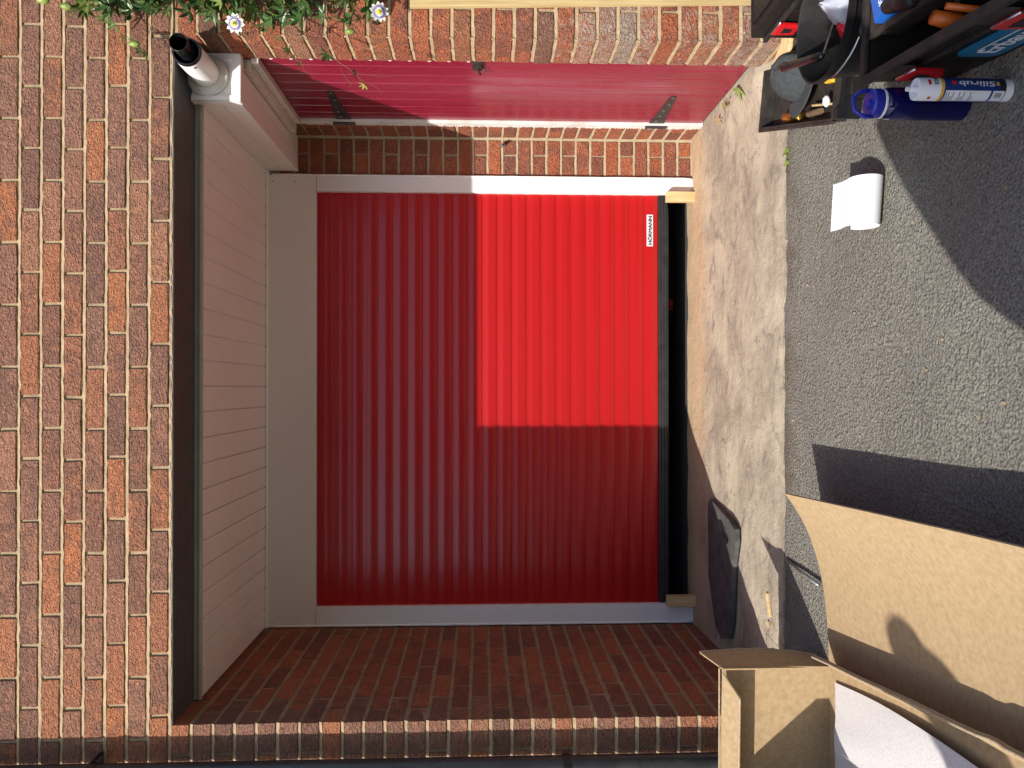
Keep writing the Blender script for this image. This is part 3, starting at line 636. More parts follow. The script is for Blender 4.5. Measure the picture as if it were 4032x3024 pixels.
# ------------------------------------------------------------------ cardboard on the drive
ct = thing('cardboard_box', (-1.17, 2.0, 0.03), 'open brown cardboard carton with torn end flap beside the left brick pier', 'carton')
TK = 0.005
EY = 2.53
def wob(u, a): return a * math.sin(u * 3.1)
m = MB(); m.slab(lambda u, v: (-1.46 + u * 0.535, EY + 0.02 * v + 0.004 * math.sin(u * 3) * v, 0.042 + v * 0.362 + 0.004 * math.sin(u * 5) * v), 10, 6, TK); m.build('end_panel', M['card'], ct)
m = MB(); m.slab(lambda u, v: (-1.45 + (0.55 + 0.13 * (1 - v)) * u, 1.15 + (EY - 1.152) * v, zg(1.15 + 1.38 * v) + 0.008 + 0.003 * nz(u * 4, v * 4)), 8, 14, TK); m.build('floor_panel', M['card'], ct)
m = MB(); m.slab(lambda u, v: (-1.462 - 0.02 * v, 1.15 + (EY - 1.155) * u, zg(1.15 + 1.38 * u) + 0.010 + 0.375 * v), 10, 5, TK); m.build('side_panel', M['card'], ct)
# chamfered flap on the far side, standing up and leaning in
m = MB(); m.prism([(-1.475, 2.46, 0.40), (-1.475, 2.02, 0.395), (-1.44, 2.08, 0.52), (-1.44, 2.40, 0.525)], (0.005, 0, 0.001)); m.build('flap', M['card'], ct)
# end flap torn open towards the camera, seen almost edge on
def endflap(u, v):
    z = 0.050 + v * 0.352; k = 0.008 * math.sin(v * 4.0)
    return (-0.9290 + 0.010 * u + k * u, EY + 0.004 + 0.150 * u - 0.06 * u * (1 - v) ** 2, z + 0.035 * u * v)
m = MB(); m.slab(endflap, 6, 14, TK); ef = m.build('torn_flap', M['card'], ct)
m = MB(); r2 = random.Random(31); pts = []
for i in range(40):
    p = endflap(1.0, i / 39); pts.append((p[0] + 0.001 + r2.uniform(-.0014, .0014), p[1] + 0.0015 + r2.uniform(-.001, .001), p[2]))
m.tube(pts, [0.0036 * r2.uniform(0.7, 1.3) for _ in pts], 6); m.build('torn_edge', M['card_edge'], ef)
# folded-in top tongue of the end panel
m = MB(); m.prism([(-0.940, 2.528, 0.402), (-1.46, 2.528, 0.405), (-1.46, 2.470, 0.372), (-1.055, 2.470, 0.368), (-1.000, 2.468, 0.366)], (0, 0.001, 0.005)); tg = m.build('flap', M['card'], ct)
m = MB(); m.tube([(-1.003, 2.468, 0.3685), (-1.46, 2.470, 0.3745)], 0.0032, 6); m.build('torn_edge', M['card_edge'], tg)
m = MB(); m.tube([(-0.933, 2.553, 0.409), (-1.2, 2.556, 0.409), (-1.46, 2.556, 0.411)], 0.003, 6); m.build('torn_edge', M['card_edge'], ct)
# low doubled lip between the carton floor and the folded-down side
def lip(u, v):
    y = EY - 0.06 - u * 1.28; x = -0.885 + 0.150 * u + 0.001 * math.sin(u * 20); z = zg(y) + 0.008 + v * (0.085 - 0.012 * u)
    if v > 0.5 and 0.60 < u < 0.66: z -= 0.008
    return (x - 0.035 + 0.052 * v, y, z)
m = MB(); m.slab(lip, 40, 3, 0.007); lp = m.build('side_panel', M['card'], ct)
m = MB(); m.tube([tuple(Vector(lip(i / 40, 1)) + Vector((-0.003, 0, 0.001))) for i in range(41)], 0.0036, 6); m.build('torn_edge', M['card_edge'], lp)
# folded-down side lying to the right, its free edge curling up
def sheet(u, v):
    # u: 0 at the lip, 1 at the raised right edge; v: 0 far end, 1 near end
    y0 = 2.525 - 0.028 * u ** 3; y = y0 - v * (y0 - 1.05)
    xl = -0.90 + 0.150 * v; xr = -0.342 + 0.045 * v; x = xl + (xr - xl) * u
    hgt = 0.020 * u + 0.012 * u * u + 0.128 * max(0, u) ** 3.2 * (1 - 0.36 * v)
    return (x, y, zg(y) + 0.006 + hgt + 0.003 * nz(u * 3, v * 5, 2))
m = MB(); m.slab(sheet, 26, 24, TK)
sh = tag(m.build('cardboard_sheet', M['card'], smooth=True, auto=0.6), 'large brown cardboard panel on the drive with its right edge curled up', 'cardboard')
m = MB(); m.tube([tuple(Vector(sheet(0.755 - 0.02 * i / 20, i / 20)) + Vector((0, 0, -0.0003))) for i in range(21)], 0.0012, 5); m.build('crease', M['card_edge'], sh)
m = MB(); m.tube([tuple(Vector(sheet(u / 20, 0.035)) + Vector((0, 0, -0.0004))) for u in range(0, 15)], 0.0010, 5); m.build('crease', M['card_edge'], sh)
# thin foam sheet lying in the carton
def foam(u, v):
    y = 2.475 - v * 1.2 - 0.02 * math.sin(u * 3) * (1 - v); xr = -0.945 + 0.02 * math.sin(v * 5) + 0.10 * v
    x = xr - 0.012 - u * (0.30 - 0.02 * math.sin(v * 6)); z = zg(y) + 0.016 + 0.012 * math.sin(u * 2.6 + v * 3) ** 2 + 0.006 * nz(u * 3, v * 4, 5)
    return (x, y, z)
m = MB(); m.grid(lambda u, v: foam(1 - u, 1 - v), 16, 30); tag(m.build('foam_sheet', M['foam'], smooth=True), 'thin white foam packing sheet lying in the open carton', 'foam sheet')

# ------------------------------------------------------------------ kneeling mat
km = thing('kneeling_mat', (-0.83, 3.44, 0.10), 'worn black foam kneeling mat with handle slot on the concrete', 'kneeling mat')
zf = 0.098
P = [(-0.520, 3.600), (-0.545, 3.640), (-0.66, 3.66), (-0.90, 3.665), (-1.10, 3.56), (-1.135, 3.47), (-1.10, 3.36), (-1.02, 3.325), (-0.78, 3.30), (-0.65, 3.255), (-0.605, 3.262), (-0.575, 3.33)]
slot = [(-0.600, 3.500), (-0.588, 3.455), (-0.628, 3.365), (-0.668, 3.350), (-0.690, 3.375), (-0.655, 3.470)]
zt = zf + 0.019
P = P[:1] + [(P[0][0] - 0.004, P[0][1] + 0.01)] + P[1:]
mesh = MB(); nP, nS = len(P), len(slot)
jig = lambda i, x, y: (x + 0.004 * nz(i * 1.7, 3), y + 0.004 * nz(i * 2.3, 8))
P = [jig(i, *p) for i, p in enumerate([q for a, b in zip(P, P[1:] + P[:1]) for q in (a, ((a[0] + b[0]) / 2, (a[1] + b[1]) / 2))])]; nP = len(P)
area = sum(P[i][0] * P[(i + 1) % nP][1] - P[(i + 1) % nP][0] * P[i][1] for i in range(nP))
if area < 0: P = P[::-1]
area = sum(slot[i][0] * slot[(i + 1) % nS][1] - slot[(i + 1) % nS][0] * slot[i][1] for i in range(nS))
if area < 0: slot = slot[::-1]
lift = lambda x: 0.010 * max(0, (x + 0.75) / 0.25)
vt = [(x, y, zt + lift(x)) for x, y in P] + [(x, y, zt + lift(x)) for x, y in slot] + [(x, y, zf + 0.002) for x, y in P] + [(x, y, zf + 0.002) for x, y in slot]
best = min(((Vector(P[i]) - Vector(slot[j])).length, i, j) for i in range(nP) for j in range(nS)); _, bi, bj = best
key = [(bi + k) % nP for k in range(nP)] + [bi] + [nP + (bj - k) % nS for k in range(nS)] + [nP + bj]
from mathutils.geometry import tessellate_polygon
tri = tessellate_polygon([[Vector((x, y, 0)) for x, y in P], [Vector((x, y, 0)) for x, y in slot[::-1]]])
idx = list(range(nP)) + [nP + nS - 1 - k for k in range(nS)]
ff = []
for t_ in tri:
    t3 = [idx[k] for k in t_]; a, b, c = (Vector(vt[k]) for k in t3)
    ff.append(tuple(t3 if (b - a).cross(c - a).z > 0 else t3[::-1]))
N0 = nP + nS
ff += [(i, N0 + i, N0 + (i + 1) % nP, (i + 1) % nP) for i in range(nP)]
ff += [(nP + (i + 1) % nS, N0 + nP + (i + 1) % nS, N0 + nP + i, nP + i) for i in range(nS)]
mesh.add(vt, ff); mesh.build('pad', M['rubber_mat'], km)

# ------------------------------------------------------------------ small things on the ground
m = MB(); m.tube([(-0.640, 2.850, 0.062), (-0.655, 2.72, 0.064), (-0.667, 2.585, 0.058)], 0.006, 8)
tag(m.build('metal_rod', M['copper'], smooth=True), 'thin dark metal rod lying beside the cardboard panel', 'rod')
m = MB(); m.obox((-0.848, 2.985, 0.0795), (0.042, 0.016, 0), (-0.003, 0.008, 0.001), (0, 0, 0.004)); tag(m.build('wood_splinter', M['wood'], bevel=0.001), 'pale wood splinter lying on the concrete apron', 'splinter')
m = MB(); m.obox((-0.926, 2.992, 0.0785), (0.010, 0.004, 0), (-0.002, 0.006, 0), (0, 0, 0.003)); tag(m.build('wood_splinter', M['wood']), 'tiny wood chip beside the larger pale splinter', 'splinter')
m = MB(); m.tube([(-1.262, 2.795, 0.255), (-1.235, 2.76, 0.325), (-1.215, 2.74, 0.34), (-1.195, 2.735, 0.31), (-1.15, 2.70, 0.225), (-1.135, 2.69, 0.19)], 0.0014, 6); m.tube([(-1.215, 2.74, 0.34), (-1.262, 2.77, 0.30), (-1.285, 2.775, 0.22)], 0.0008, 6)
tag(m.build('packing_strap', M['white_tube'], smooth=True), 'looped white packing strap against the left pier above the carton', 'strap')

# curled sheet of white paper
def paper(u, v):
    # v runs along the curl: flap, over the front, down and under
    ax = Vector((0.478 + 0.138 * u, 2.232 - 0.020 * u, 0.0)); c = Vector((0, 0, zg(2.24) + 0.053)); r = 0.050
    if v < 0.34:
        t = v / 0.34; a = math.radians(102)
        top = Vector((0, math.cos(a) * -r * -1, math.sin(a) * r))
        p0 = Vector((0, 0.074, 0.062)); p1 = Vector((0, 0.006, 0.0495)); q = p0.lerp(p1, t) + Vector((0, 0, -0.005 * math.sin(t * math.pi)))
    else:
        t = (v - 0.34) / 0.66; a = math.radians(83) + t * math.radians(300); rr = r * (1 - 0.12 * t); q = Vector((0, math.cos(a) * rr * 1.0, math.sin(a) * rr * 1.0))
    return ax + c + Vector((q.x, q.y, q.z))
m = MB(); m.grid(lambda u, v: paper(u, v), 4, 46); tag(m.build('paper_roll', M['paper'], smooth=True), 'curled sheet of white paper standing on the sunlit asphalt', 'paper')

# ------------------------------------------------------------------ sealant cartridge
cx, cy = 0.682, 1.716; rc = 0.0248
sc = thing('sealant_cartridge', (cx, cy, 0.0), 'white and navy silicone sealant cartridge standing in front of the black toolbox', 'cartridge')
m = MB(); m.lathe([(0.0, 0.003), (0.020, 0.003), (0.0225, 0.0), (rc, 0.0), (rc, 0.2125), (rc - 0.001, 0.2155), (0.0195, 0.2165), (0.0185, 0.2135), (0.008, 0.2105), (0.0075, 0.224), (0.0055, 0.226), (0.005, 0.2355), (0, 0.236)], (cx, cy, 0), n=48); m.build('tube', M['white_tube'], sc, smooth=True, auto=0.45)
def cyl(a, z, r): return (cx + r * math.sin(a), cy - r * math.cos(a), z)
def patch(name, mat, a0, a1, z0, z1, r, parent=sc):
    m = MB(); m.grid(lambda u, v: cyl(a0 + (a1 - a0) * u, z0 + (z1 - z0) * v, r), max(2, int(abs(a1 - a0) / 0.12)), 1); return m.build(name, mat, parent, smooth=True)
lab = patch('label', M['navy'], -math.pi, math.pi, 0.018, 0.160, rc + 0.0002)
patch('label_band', M['yellow'], -math.pi, math.pi, 0.160, 0.167, rc + 0.0002)
patch('label_panel', M['white_ink'], -1.55, -0.42, 0.052, 0.156, rc + 0.0004, lab)
patch('label_panel', M['white_ink'], -1.55, -0.42, 0.020, 0.047, rc + 0.0004, lab)
patch('label_mark', M['yellow'], 0.02, 0.42, 0.034, 0.041, rc + 0.0004, lab)
patch('label_mark', M['black_ink'], -0.42, 1.2, 0.018, 0.031, rc + 0.0004, lab)
patch('label_mark', M['red_plastic'], 0.10, 0.50, 0.133, 0.143, rc + 0.0004, lab)
patch('label_mark', M['red_plastic'], 0.05, 0.62, 0.1905, 0.1975, rc + 0.0003)
patch('label_mark', M['red_plastic'], -1.35, -1.02, 0.186, 0.193, rc + 0.0003)
text_obj('lettering', 'Silirub', 0.0125, 0.082, lambda x, y: cyl(0.20 - y / rc, 0.086 + x, rc + 0.0006), M['white_ink'], lab, bold=0.05)
text_obj('lettering', 'SOUDAL', 0.009, 0.036, lambda x, y: cyl(0.80 + x / rc, 0.179 + y, rc + 0.0004), M['black_ink'], sc, bold=0.05)
for i in range(9):
    zz = 0.152 - i * 0.0052 - (0.009 if i > 3 else 0) - (0.01 if i > 6 else 0); patch('print_line', M['black_ink'], -1.45, -0.56 - (0.35 if i % 3 == 2 else 0.0), zz, zz + 0.0018, rc + 0.0006, lab)
for i in range(7):
    patch('bar_code', M['black_ink'], -1.05 + i * 0.07, -1.05 + i * 0.07 + (0.05 if i % 2 else 0.025), 0.026, 0.042, rc + 0.0006, lab)

# ------------------------------------------------------------------ blue drinks bottle
bxc, byc = 0.703, 1.862; z0 = zg(byc)
wb_ = thing('water_bottle', (bxc, byc, z0), 'dark blue plastic water bottle with carry loop beside the black toolbox', 'bottle')
m = MB(); m.lathe([(0, 0.001), (0.032, 0.0), (0.0375, 0.005), (0.0385, 0.02), (0.0385, 0.185), (0.036, 0.203), (0.033, 0.206), (0.033, 0.212)], (bxc, byc, z0), n=40); m.build('body', M['bottle_blue'], wb_, smooth=True, auto=0.7)
m = MB(); m.lathe([(0.0345, 0.2075), (0.0355, 0.209), (0.0355, 0.213), (0.0345, 0.2145)], (bxc, byc, z0), n=40); m.build('neck_ring', M['white_tube'], wb_, smooth=True)
m = MB(); m.lathe([(0.034, 0.2147), (0.0348, 0.217), (0.0348, 0.236), (0.032, 0.240), (0.0, 0.241)], (bxc, byc, z0), n=40); ld = m.build('lid', M['blue_lid'], wb_, smooth=True, auto=0.5)
pts = [(bxc - 0.033, byc - 0.004, z0 + 0.232), (bxc - 0.034, byc - 0.003, z0 + 0.254), (bxc - 0.018, byc, z0 + 0.276), (bxc + 0.014, byc + 0.002, z0 + 0.279), (bxc + 0.030, byc + 0.002, z0 + 0.260), (bxc + 0.033, byc, z0 + 0.232)]
m = MB(); m.tube(pts, 0.0052, 10); m.build('carry_loop', M['blue_lid'], ld, smooth=True)
m = MB(); m.lathe([(0.012, 0.240), (0.012, 0.247), (0.009, 0.249), (0, 0.249)], (bxc - 0.004, byc - 0.006, z0), n=20); m.build('spout', M['blue_lid'], ld, smooth=True, auto=0.5)

# ------------------------------------------------------------------ large open toolbox
tb = thing('toolbox', (0.770, 1.930, 0.0), 'large open black toolbox with teal badge and red catches at the right of the drive', 'toolbox')
TX0, TX1, TY0, TY1, TZ = 0.770, 1.40, 1.28, 1.930, 0.222
def side_wall(x0, y0, x1, y1, inn, nm):
    """a tapered side wall: foot set in, 4 mm thick plus rim"""
    m = MB(); n = Vector(inn); t = n * 0.006; f = n * 0.006
    A, B = Vector((x0, y0, 0)), Vector((x1, y1, 0))
    m.prism([A + f + Vector((0, 0, 0.004)), B + f + Vector((0, 0, 0.004)), B + Vector((0, 0, TZ)), A + Vector((0, 0, TZ))], t); return m.build(nm, M['black_plastic'], tb)
side_wall(TX0, TY0, TX0, TY1, (1, 0, 0), 'side_wall'); side_wall(TX0 + .004, TY1, TX1, TY1, (0, -1, 0), 'side_wall'); side_wall(TX1, TY0, TX1, TY1, (-1, 0, 0), 'side_wall'); side_wall(TX0 + .004, TY0, TX1, TY0, (0, 1, 0), 'side_wall')
m = MB(); m.box(TX0 + 0.02, TX1 - 0.02, TY0 + 0.02, TY1 - 0.02, 0.003, 0.009); m.build('base', M['black_plastic'], tb)
m = MB(); 
for a in ((TX0 - 0.012, TX0 + 0.012, TY0 - 0.012, TY1 + 0.012), (TX1 - 0.012, TX1 + 0.012, TY0 - 0.012, TY1 + 0.012)): m.box(*a, TZ + 0.0005, TZ + 0.012)
for a in ((TX0 + 0.0125, TX1 - 0.0125, TY1 - 0.012, TY1 + 0.012), (TX0 + 0.0125, TX1 - 0.0125, TY0 - 0.012, TY0 + 0.012)): m.box(*a, TZ + 0.0006, TZ + 0.0119)
m.box(TX0 - 0.006, TX0 + 0.0, TY0 - 0.006, TY1 + 0.006, TZ - 0.012, TZ + 0.0004)
m.build('rim', M['dusty_black'], tb, bevel=0.002)
m = MB(); m.prism([(TX0 + 0.0020, 1.90, 0.160), (TX0 + 0.0020, 1.36, 0.160), (TX0 + 0.0018, 1.36, 0.166), (TX0 + 0.0018, 1.90, 0.166)], (-0.007, 0, 0)); m.build('rib', M['dusty_black'], tb)
for y in (1.71, 1.655, 1.60, 1.545):
    m = MB(); m.prism([(TX0 + 0.006, y, 0.02), (TX0 + 0.006, y + 0.004, 0.02), (TX0 + 0.003, y + 0.004, 0.13), (TX0 + 0.003, y, 0.13)], (-0.004, 0, 0)); m.build('rib', M['black_plastic'], tb)
def catch(y, parent=tb):
    m = MB(); m.box(TX0 - 0.010, TX0 - 0.0125 + 0.0, y - 0.045, y + 0.045, TZ - 0.03, TZ + 0.010); m.build('catch_plate', M['dusty_black'], parent, bevel=0.001)
    m = MB(); x = TX0 - 0.012
    m.prism([(x, y - 0.040, TZ - 0.030), (x, y + 0.040, TZ - 0.030), (x, y + 0.030, TZ - 0.105), (x, y + 0.012, TZ - 0.118), (x, y - 0.012, TZ - 0.118), (x, y - 0.030, TZ - 0.105)], (-0.012, 0, 0)); c = m.build('catch', M['red_plastic'], parent, bevel=0.003)
    m = MB(); m.prism([(x - 0.0125, y - 0.022, TZ - 0.048), (x - 0.0125, y + 0.022, TZ - 0.048), (x - 0.0125, y + 0.014, TZ - 0.085), (x - 0.0125, y - 0.014, TZ - 0.085)], (-0.0005, 0, 0)); m.build('catch_recess', M['black_ink'], c)
    m = MB(); m.tube([(x - 0.006, y - 0.042, TZ - 0.032), (x - 0.006, y + 0.042, TZ - 0.032)], 0.004, 8); m.build('catch_pin', M['zinc'], c, smooth=True)
catch(1.795); catch(1.44)
# badge on the long side, laid on the sloping wall
def wallpt(y, z, d): return (TX0 + 0.006 * (1 - z / TZ) - d, y, z)
bd = [(y - 0.030, z) for y, z in [(1.742, 0.100), (1.735, 0.122), (1.715, 0.132), (1.50, 0.132), (1.482, 0.122), (1.475, 0.05), (1.49, 0.028), (1.73, 0.028), (1.742, 0.045)]]
m = MB(); m.prism([wallpt(y, z, 0.0015) for y, z in bd], (-0.005, 0, 0)); bo = m.build('badge', M['blue_badge'], tb, bevel=0.001)
text_obj('lettering', 'Erbauer', 0.042, 0.185, lambda x, y: wallpt(1.582 - x, 0.076 + y, 0.0078), M['white_ink'], bo, bold=0.05)
m = MB(); m.prism([wallpt(y, z, 0.0078) for y, z in [(1.662, 0.0995), (1.662, 0.1045), (1.497, 0.1045), (1.497, 0.0995)]], (-0.0002, 0, 0)); m.build('lettering', M['white_ink'], bo)

# lift-out tray inside
tb.location = (0.7835, 1.930, 0.0); tb.rotation_euler = (0, 0, math.radians(-6.4))
lt_ = thing('tool_tray', (0.770, 1.930, 0.165), 'black lift-out tray of hand tools resting in the large toolbox', 'tray')
def open_tray(root, x0, x1, y0, y1, z0, z1, mat, t=0.007, rim=0.010):
    m = MB(); m.box(x0, x1, y0, y1, z0, z0 + t); m.build('tray_base', mat, root)
    m = MB(); m.box(x0, x0 + t, y0, y1, z0 + t, z1); m.box(x1 - t, x1, y0, y1, z0 + t, z1); m.box(x0 + t, x1 - t, y0, y0 + t, z0 + t, z1); m.box(x0 + t, x1 - t, y1 - t, y1, z0 + t, z1)
    m.box(x0 - rim, x0, y0 - rim, y1 + rim, z1 - 0.010, z1); m.box(x0, x1, y1, y1 + rim, z1 - 0.010, z1 - 0.0005); m.box(x0, x1, y0 - rim, y0, z1 - 0.010, z1 - 0.0005)
    m.build('tray_wall', M['dusty_black'], root, bevel=0.0015)
open_tray(lt_, 0.868, 1.37, 1.31, 1.874, 0.165, 0.240, M['black_plastic'])
lt_.location = (0.7835, 1.930, 0.165); lt_.rotation_euler = (0, 0, math.radians(-6.4))
m = MB(); m.obox((0.962, 1.812, 0.2225), (0.070, 0.020, 0), (-0.009, 0.032, 0), (0, 0, 0.030)); bb = tag(m.build('product_box', M['blue_box'], bevel=0.001), 'small bright blue tool box lying in the toolbox tray', 'box')
text_obj('lettering', 'Tool', 0.016, 0.048, lambda x, y: (0.938 - x * 0.96 + y * 0.28, 1.800 - x * 0.28 - y * 0.96, 0.2531), M['white_ink'], bb, bold=0.05)
def screwdriver(name, p0, p1, lab, mat, r=0.013, tip=None):
    p0, p1 = Vector(p0), Vector(p1); d = p1 - p0; t = thing(name, p0, lab, 'hand tool')
    m = MB(); prof = [(0, r * .5), (0.03, r * .95), (0.12, r), (0.3, r * .95), (0.42, r * .8), (0.50, r * .95), (0.58, r), (0.9, r), (0.97, r * .8), (1, r * .5)]
    m.tube([p0 + d * a for a, _ in prof], [b for _, b in prof], 14); m.build('handle', mat, t, smooth=True, auto=0.6)
    m = MB(); m.tube([p1 - d * 0.02, p1 + d.normalized() * 0.10], 0.004, 8); m.build('shaft', M['zinc'], t, smooth=True)
    if tip: m = MB(); m.tube([p0 - d * 0.01, p0 + d * 0.13], [r * .8, r * 1.03], 14); m.build('end_cap', tip, t, smooth=True)
screwdriver('screwdriver', (0.900, 1.775, 0.247), (0.858, 1.655, 0.250), 'chunky dark grey tool handle in the toolbox tray', M['black_plastic'], 0.019)
screwdriver('screwdriver', (0.925, 1.66, 0.240), (0.885, 1.56, 0.243), 'dark tool handle with teal end in the toolbox tray', M['black_plastic'], 0.016, M['blue_badge'])
tl = thing('hand_saw', (0.86, 1.62, 0.02), 'orange-handled tool standing in the front of the large toolbox', 'hand tool')
m = MB(); m.tube([(0.800, 1.662, 0.020), (0.803, 1.660, 0.10), (0.808, 1.655, 0.16), (0.816, 1.652, 0.212)], [0.018, 0.019, 0.019, 0.015], 14); m.build('handle', M['orange'], tl, smooth=True)
m = MB(); m.tube([(0.795, 1.592, 0.015), (0.800, 1.590, 0.12), (0.808, 1.586, 0.222)], [0.008, 0.008, 0.007], 10); tag(m.build('marker_pen', M['orange'], smooth=True), 'thin orange stick standing beside the orange handle in the toolbox', 'pen')

# ------------------------------------------------------------------ second tool case by the pier
cs = thing('tool_case', (1.4, 2.3, 0.03), 'closed black tool case with one red catch standing against the right pier', 'case')
CX0, CX1, CY0, CY1, CZ = 1.192, 1.62, 1.98, 2.585, 0.288
m = MB(); m.box(CX0, CX1, CY0, CY1, zg(2.1), CZ - 0.062); m.build('body', M['black_plastic'], cs, bevel=0.012)
m = MB(); m.box(CX0 - 0.010, CX1 + 0.01, CY0 - 0.01, CY1 + 0.01, CZ - 0.061, CZ - 0.046); m.build('rim', M['dusty_black'], cs, bevel=0.003)
m = MB(); m.box(CX0, CX1, CY0, CY1, CZ - 0.0455, CZ); m.box(CX0 + 0.03, CX1 - 0.03, CY0 + 0.03, CY1 - 0.03, CZ, CZ + 0.0025); m.build('lid', M['black_plastic'], cs, bevel=0.006)
m = MB(); x = CX0 - 0.011; y = 2.475
m.prism([(x, y - 0.036, CZ - 0.045), (x, y + 0.036, CZ - 0.045), (x, y + 0.030, CZ - 0.115), (x, y - 0.030, CZ - 0.115)], (-0.013, 0, 0)); c = m.build('catch', M['red_plastic'], cs, bevel=0.004)
m = MB(); m.prism([(x - 0.0132, y - 0.018, CZ - 0.066), (x - 0.0132, y + 0.018, CZ - 0.066), (x - 0.0132, y + 0.012, CZ - 0.096), (x - 0.0132, y - 0.012, CZ - 0.096)], (-0.0004, 0, 0)); m.build('catch_recess', M['black_ink'], c)
m = MB(); m.tube([(x - 0.004, y - 0.040, CZ - 0.047), (x - 0.004, y + 0.040, CZ - 0.047)], 0.0045, 8); m.build('catch_pin', M['zinc'], c, smooth=True)
for yy in (2.38, 2.30, 2.22):
    m = MB(); m.box(CX0 - 0.0045, CX0 - 0.0005, yy, yy + 0.006, 0.06, CZ - 0.066); m.build('rib', M['dusty_black'], cs)

# ------------------------------------------------------------------ bucket
bk = thing('bucket', (1.025, 2.09, 0.02), 'black builder\'s bucket of rubble with white plastic bag', 'bucket')
bc = (1.022, 2.090, 0.026)
m = MB(); m.lathe([(0, 0.004), (0.125, 0.0), (0.130, 0.004), (0.158, 0.215), (0.164, 0.219), (0.168, 0.219), (0.1695, 0.238), (0.165, 0.2395), (0.1615, 0.236), (0.157, 0.215), (0.127, 0.008), (0, 0.009)], bc, n=56); m.build('shell', M['black_plastic'], bk, smooth=True, auto=0.5)
a0 = []
for i in range(19):
    t = math.radians(188 + i * 8.6); q = 0.176
    a0.append((bc[0] + q * math.cos(t), bc[1] + q * math.sin(t) , bc[2] + 0.222 - 0.030 * math.sin(math.radians(i * 10))))
m = MB(); m.tube(a0, 0.003, 8); hd = m.build('handle', M['zinc'], bk, smooth=True)
m = MB(); m.tube(a0[5:10], 0.011, 12); m.build('handle_grip', M['black_gloss'], hd, smooth=True)
m = MB(); m.grid(lambda u, v: (bc[0] + 0.146 * v * math.cos(u * 6.2832), bc[1] + 0.146 * v * math.sin(u * 6.2832), bc[2] + 0.115 + 0.016 * nz(v * 3 * math.cos(u * 6.28), v * 3 * math.sin(u * 6.28), 2) + 0.008 * nz(v * 9 * math.cos(u * 6.28), v * 9 * math.sin(u * 6.28), 7) + 0.02 * (v < 0.9) * (1 - v)), 48, 14)
o = tag(m.build('rubble', M['rubble'], smooth=True), 'grey dusty rubble in the bottom of the bucket', 'rubble'); o['kind'] = 'stuff'
def bag(u, v):
    a = u * 2 * math.pi; r = 0.075 * math.sin(math.pi * (0.06 + 0.90 * v)) * (1 + 0.30 * nz(math.cos(a) * 1.5, math.sin(a) * 1.5, v * 3)); 
    return (1.040 + r * math.cos(a) * 0.8, 2.035 + r * math.sin(a) * 0.8, 0.135 + 0.15 * v + 0.03 * nz(math.cos(a) * 2, math.sin(a) * 2, v * 2 + 9))
m = MB(); m.grid(bag, 26, 16); tag(m.build('plastic_bag', M['bag'], smooth=True), 'crumpled milky white plastic bag in the black bucket', 'bag')
m = MB(); 
def lump(c, r, sq, seed):
    c = Vector(c)
    return lambda u, v: tuple(c + Vector((math.cos(u * 6.2832) * math.sin(v * 3.1416) * sq[0], math.sin(u * 6.2832) * math.sin(v * 3.1416) * sq[1], math.cos(v * 3.1416) * sq[2])) * r * (1 + 0.22 * nz(math.cos(u * 6.28) * 2, math.sin(u * 6.28) * 2, v * 5 + seed)))
m.grid(lump((0.985, 2.060, 0.175), 0.036, (1.2, 0.8, 1.6), 3), 16, 10); tag(m.build('red_wrapper', M['red_plastic'], smooth=True), 'crumpled red wrapper beside the bag in the bucket', 'wrapper')
m = MB(); m.grid(lump((0.955, 2.05, 0.165), 0.026, (1.1, 1, 1.2), 8), 16, 10); tag(m.build('green_wrapper', M['green'], smooth=True), 'crumpled green wrapper low in the bucket', 'wrapper')
sw = thing('pad_saw', (0.94, 2.2, 0.27), 'black-handled pad saw with toothed blade lying across the bucket rim', 'saw')
h0, h1 = Vector((0.982, 2.325, 0.288)), Vector((0.918, 2.085, 0.262))
m = MB(); pr = [(0, .007), (.03, .013), (.12, .015), (.22, .011), (.5, .0125), (.8, .013), (.95, .011), (1, .006)]; m.tube([h0.lerp(h1, a) for a, _ in pr], [b for _, b in pr], 12); m.build('handle', M['black_gloss'], sw, smooth=True)
bl = []; d = (h1 - h0).normalized(); bdv = Vector((0.85, 0.25, -0.35)).normalized(); sdv = bdv.cross(Vector((0, 0, 1))).normalized()
n = 22
for i in range(n + 1): bl.append(h1 + bdv * (0.13 * i / n) + sdv * (0.010 + (0.004 if i % 2 else 0)))
for i in range(n, -1, -1): bl.append(h1 + bdv * (0.13 * i / n) - sdv * (0.010 - 0.006 * i / n))
m = MB(); m.prism([tuple(p) for p in bl], (0, 0, 0.0015)); m.build('blade', M['zinc'], sw)
br = thing('hand_brush', (1.262, 2.86, 0.06), 'wooden hand brush with brown bristles on the ground by the right pier', 'brush')
m = MB(); m.prism([(1.24, 2.905, 0.076), (1.222, 2.872, 0.074), (1.215, 2.79, 0.072), (1.228, 2.76, 0.072), (1.40, 2.69, 0.075), (1.42, 2.75, 0.076), (1.30, 2.80, 0.076)], (0, 0, 0.016)); m.build('stock', M['wood'], br, bevel=0.004)
m = MB(); r2 = random.Random(5)
for i in range(260):
    x = r2.uniform(1.222, 1.33); y = 2.862 - (x - 1.222) * 0.5 + r2.uniform(-.10, -.04); a = r2.uniform(-.012, .012)
    m.tube([(x, y, 0.073), (x + a, y - 0.015 + a, 0.054)], 0.0012, 3)
bo2 = m.build('bristles', M['bristle'], br); bo2['kind'] = 'stuff'

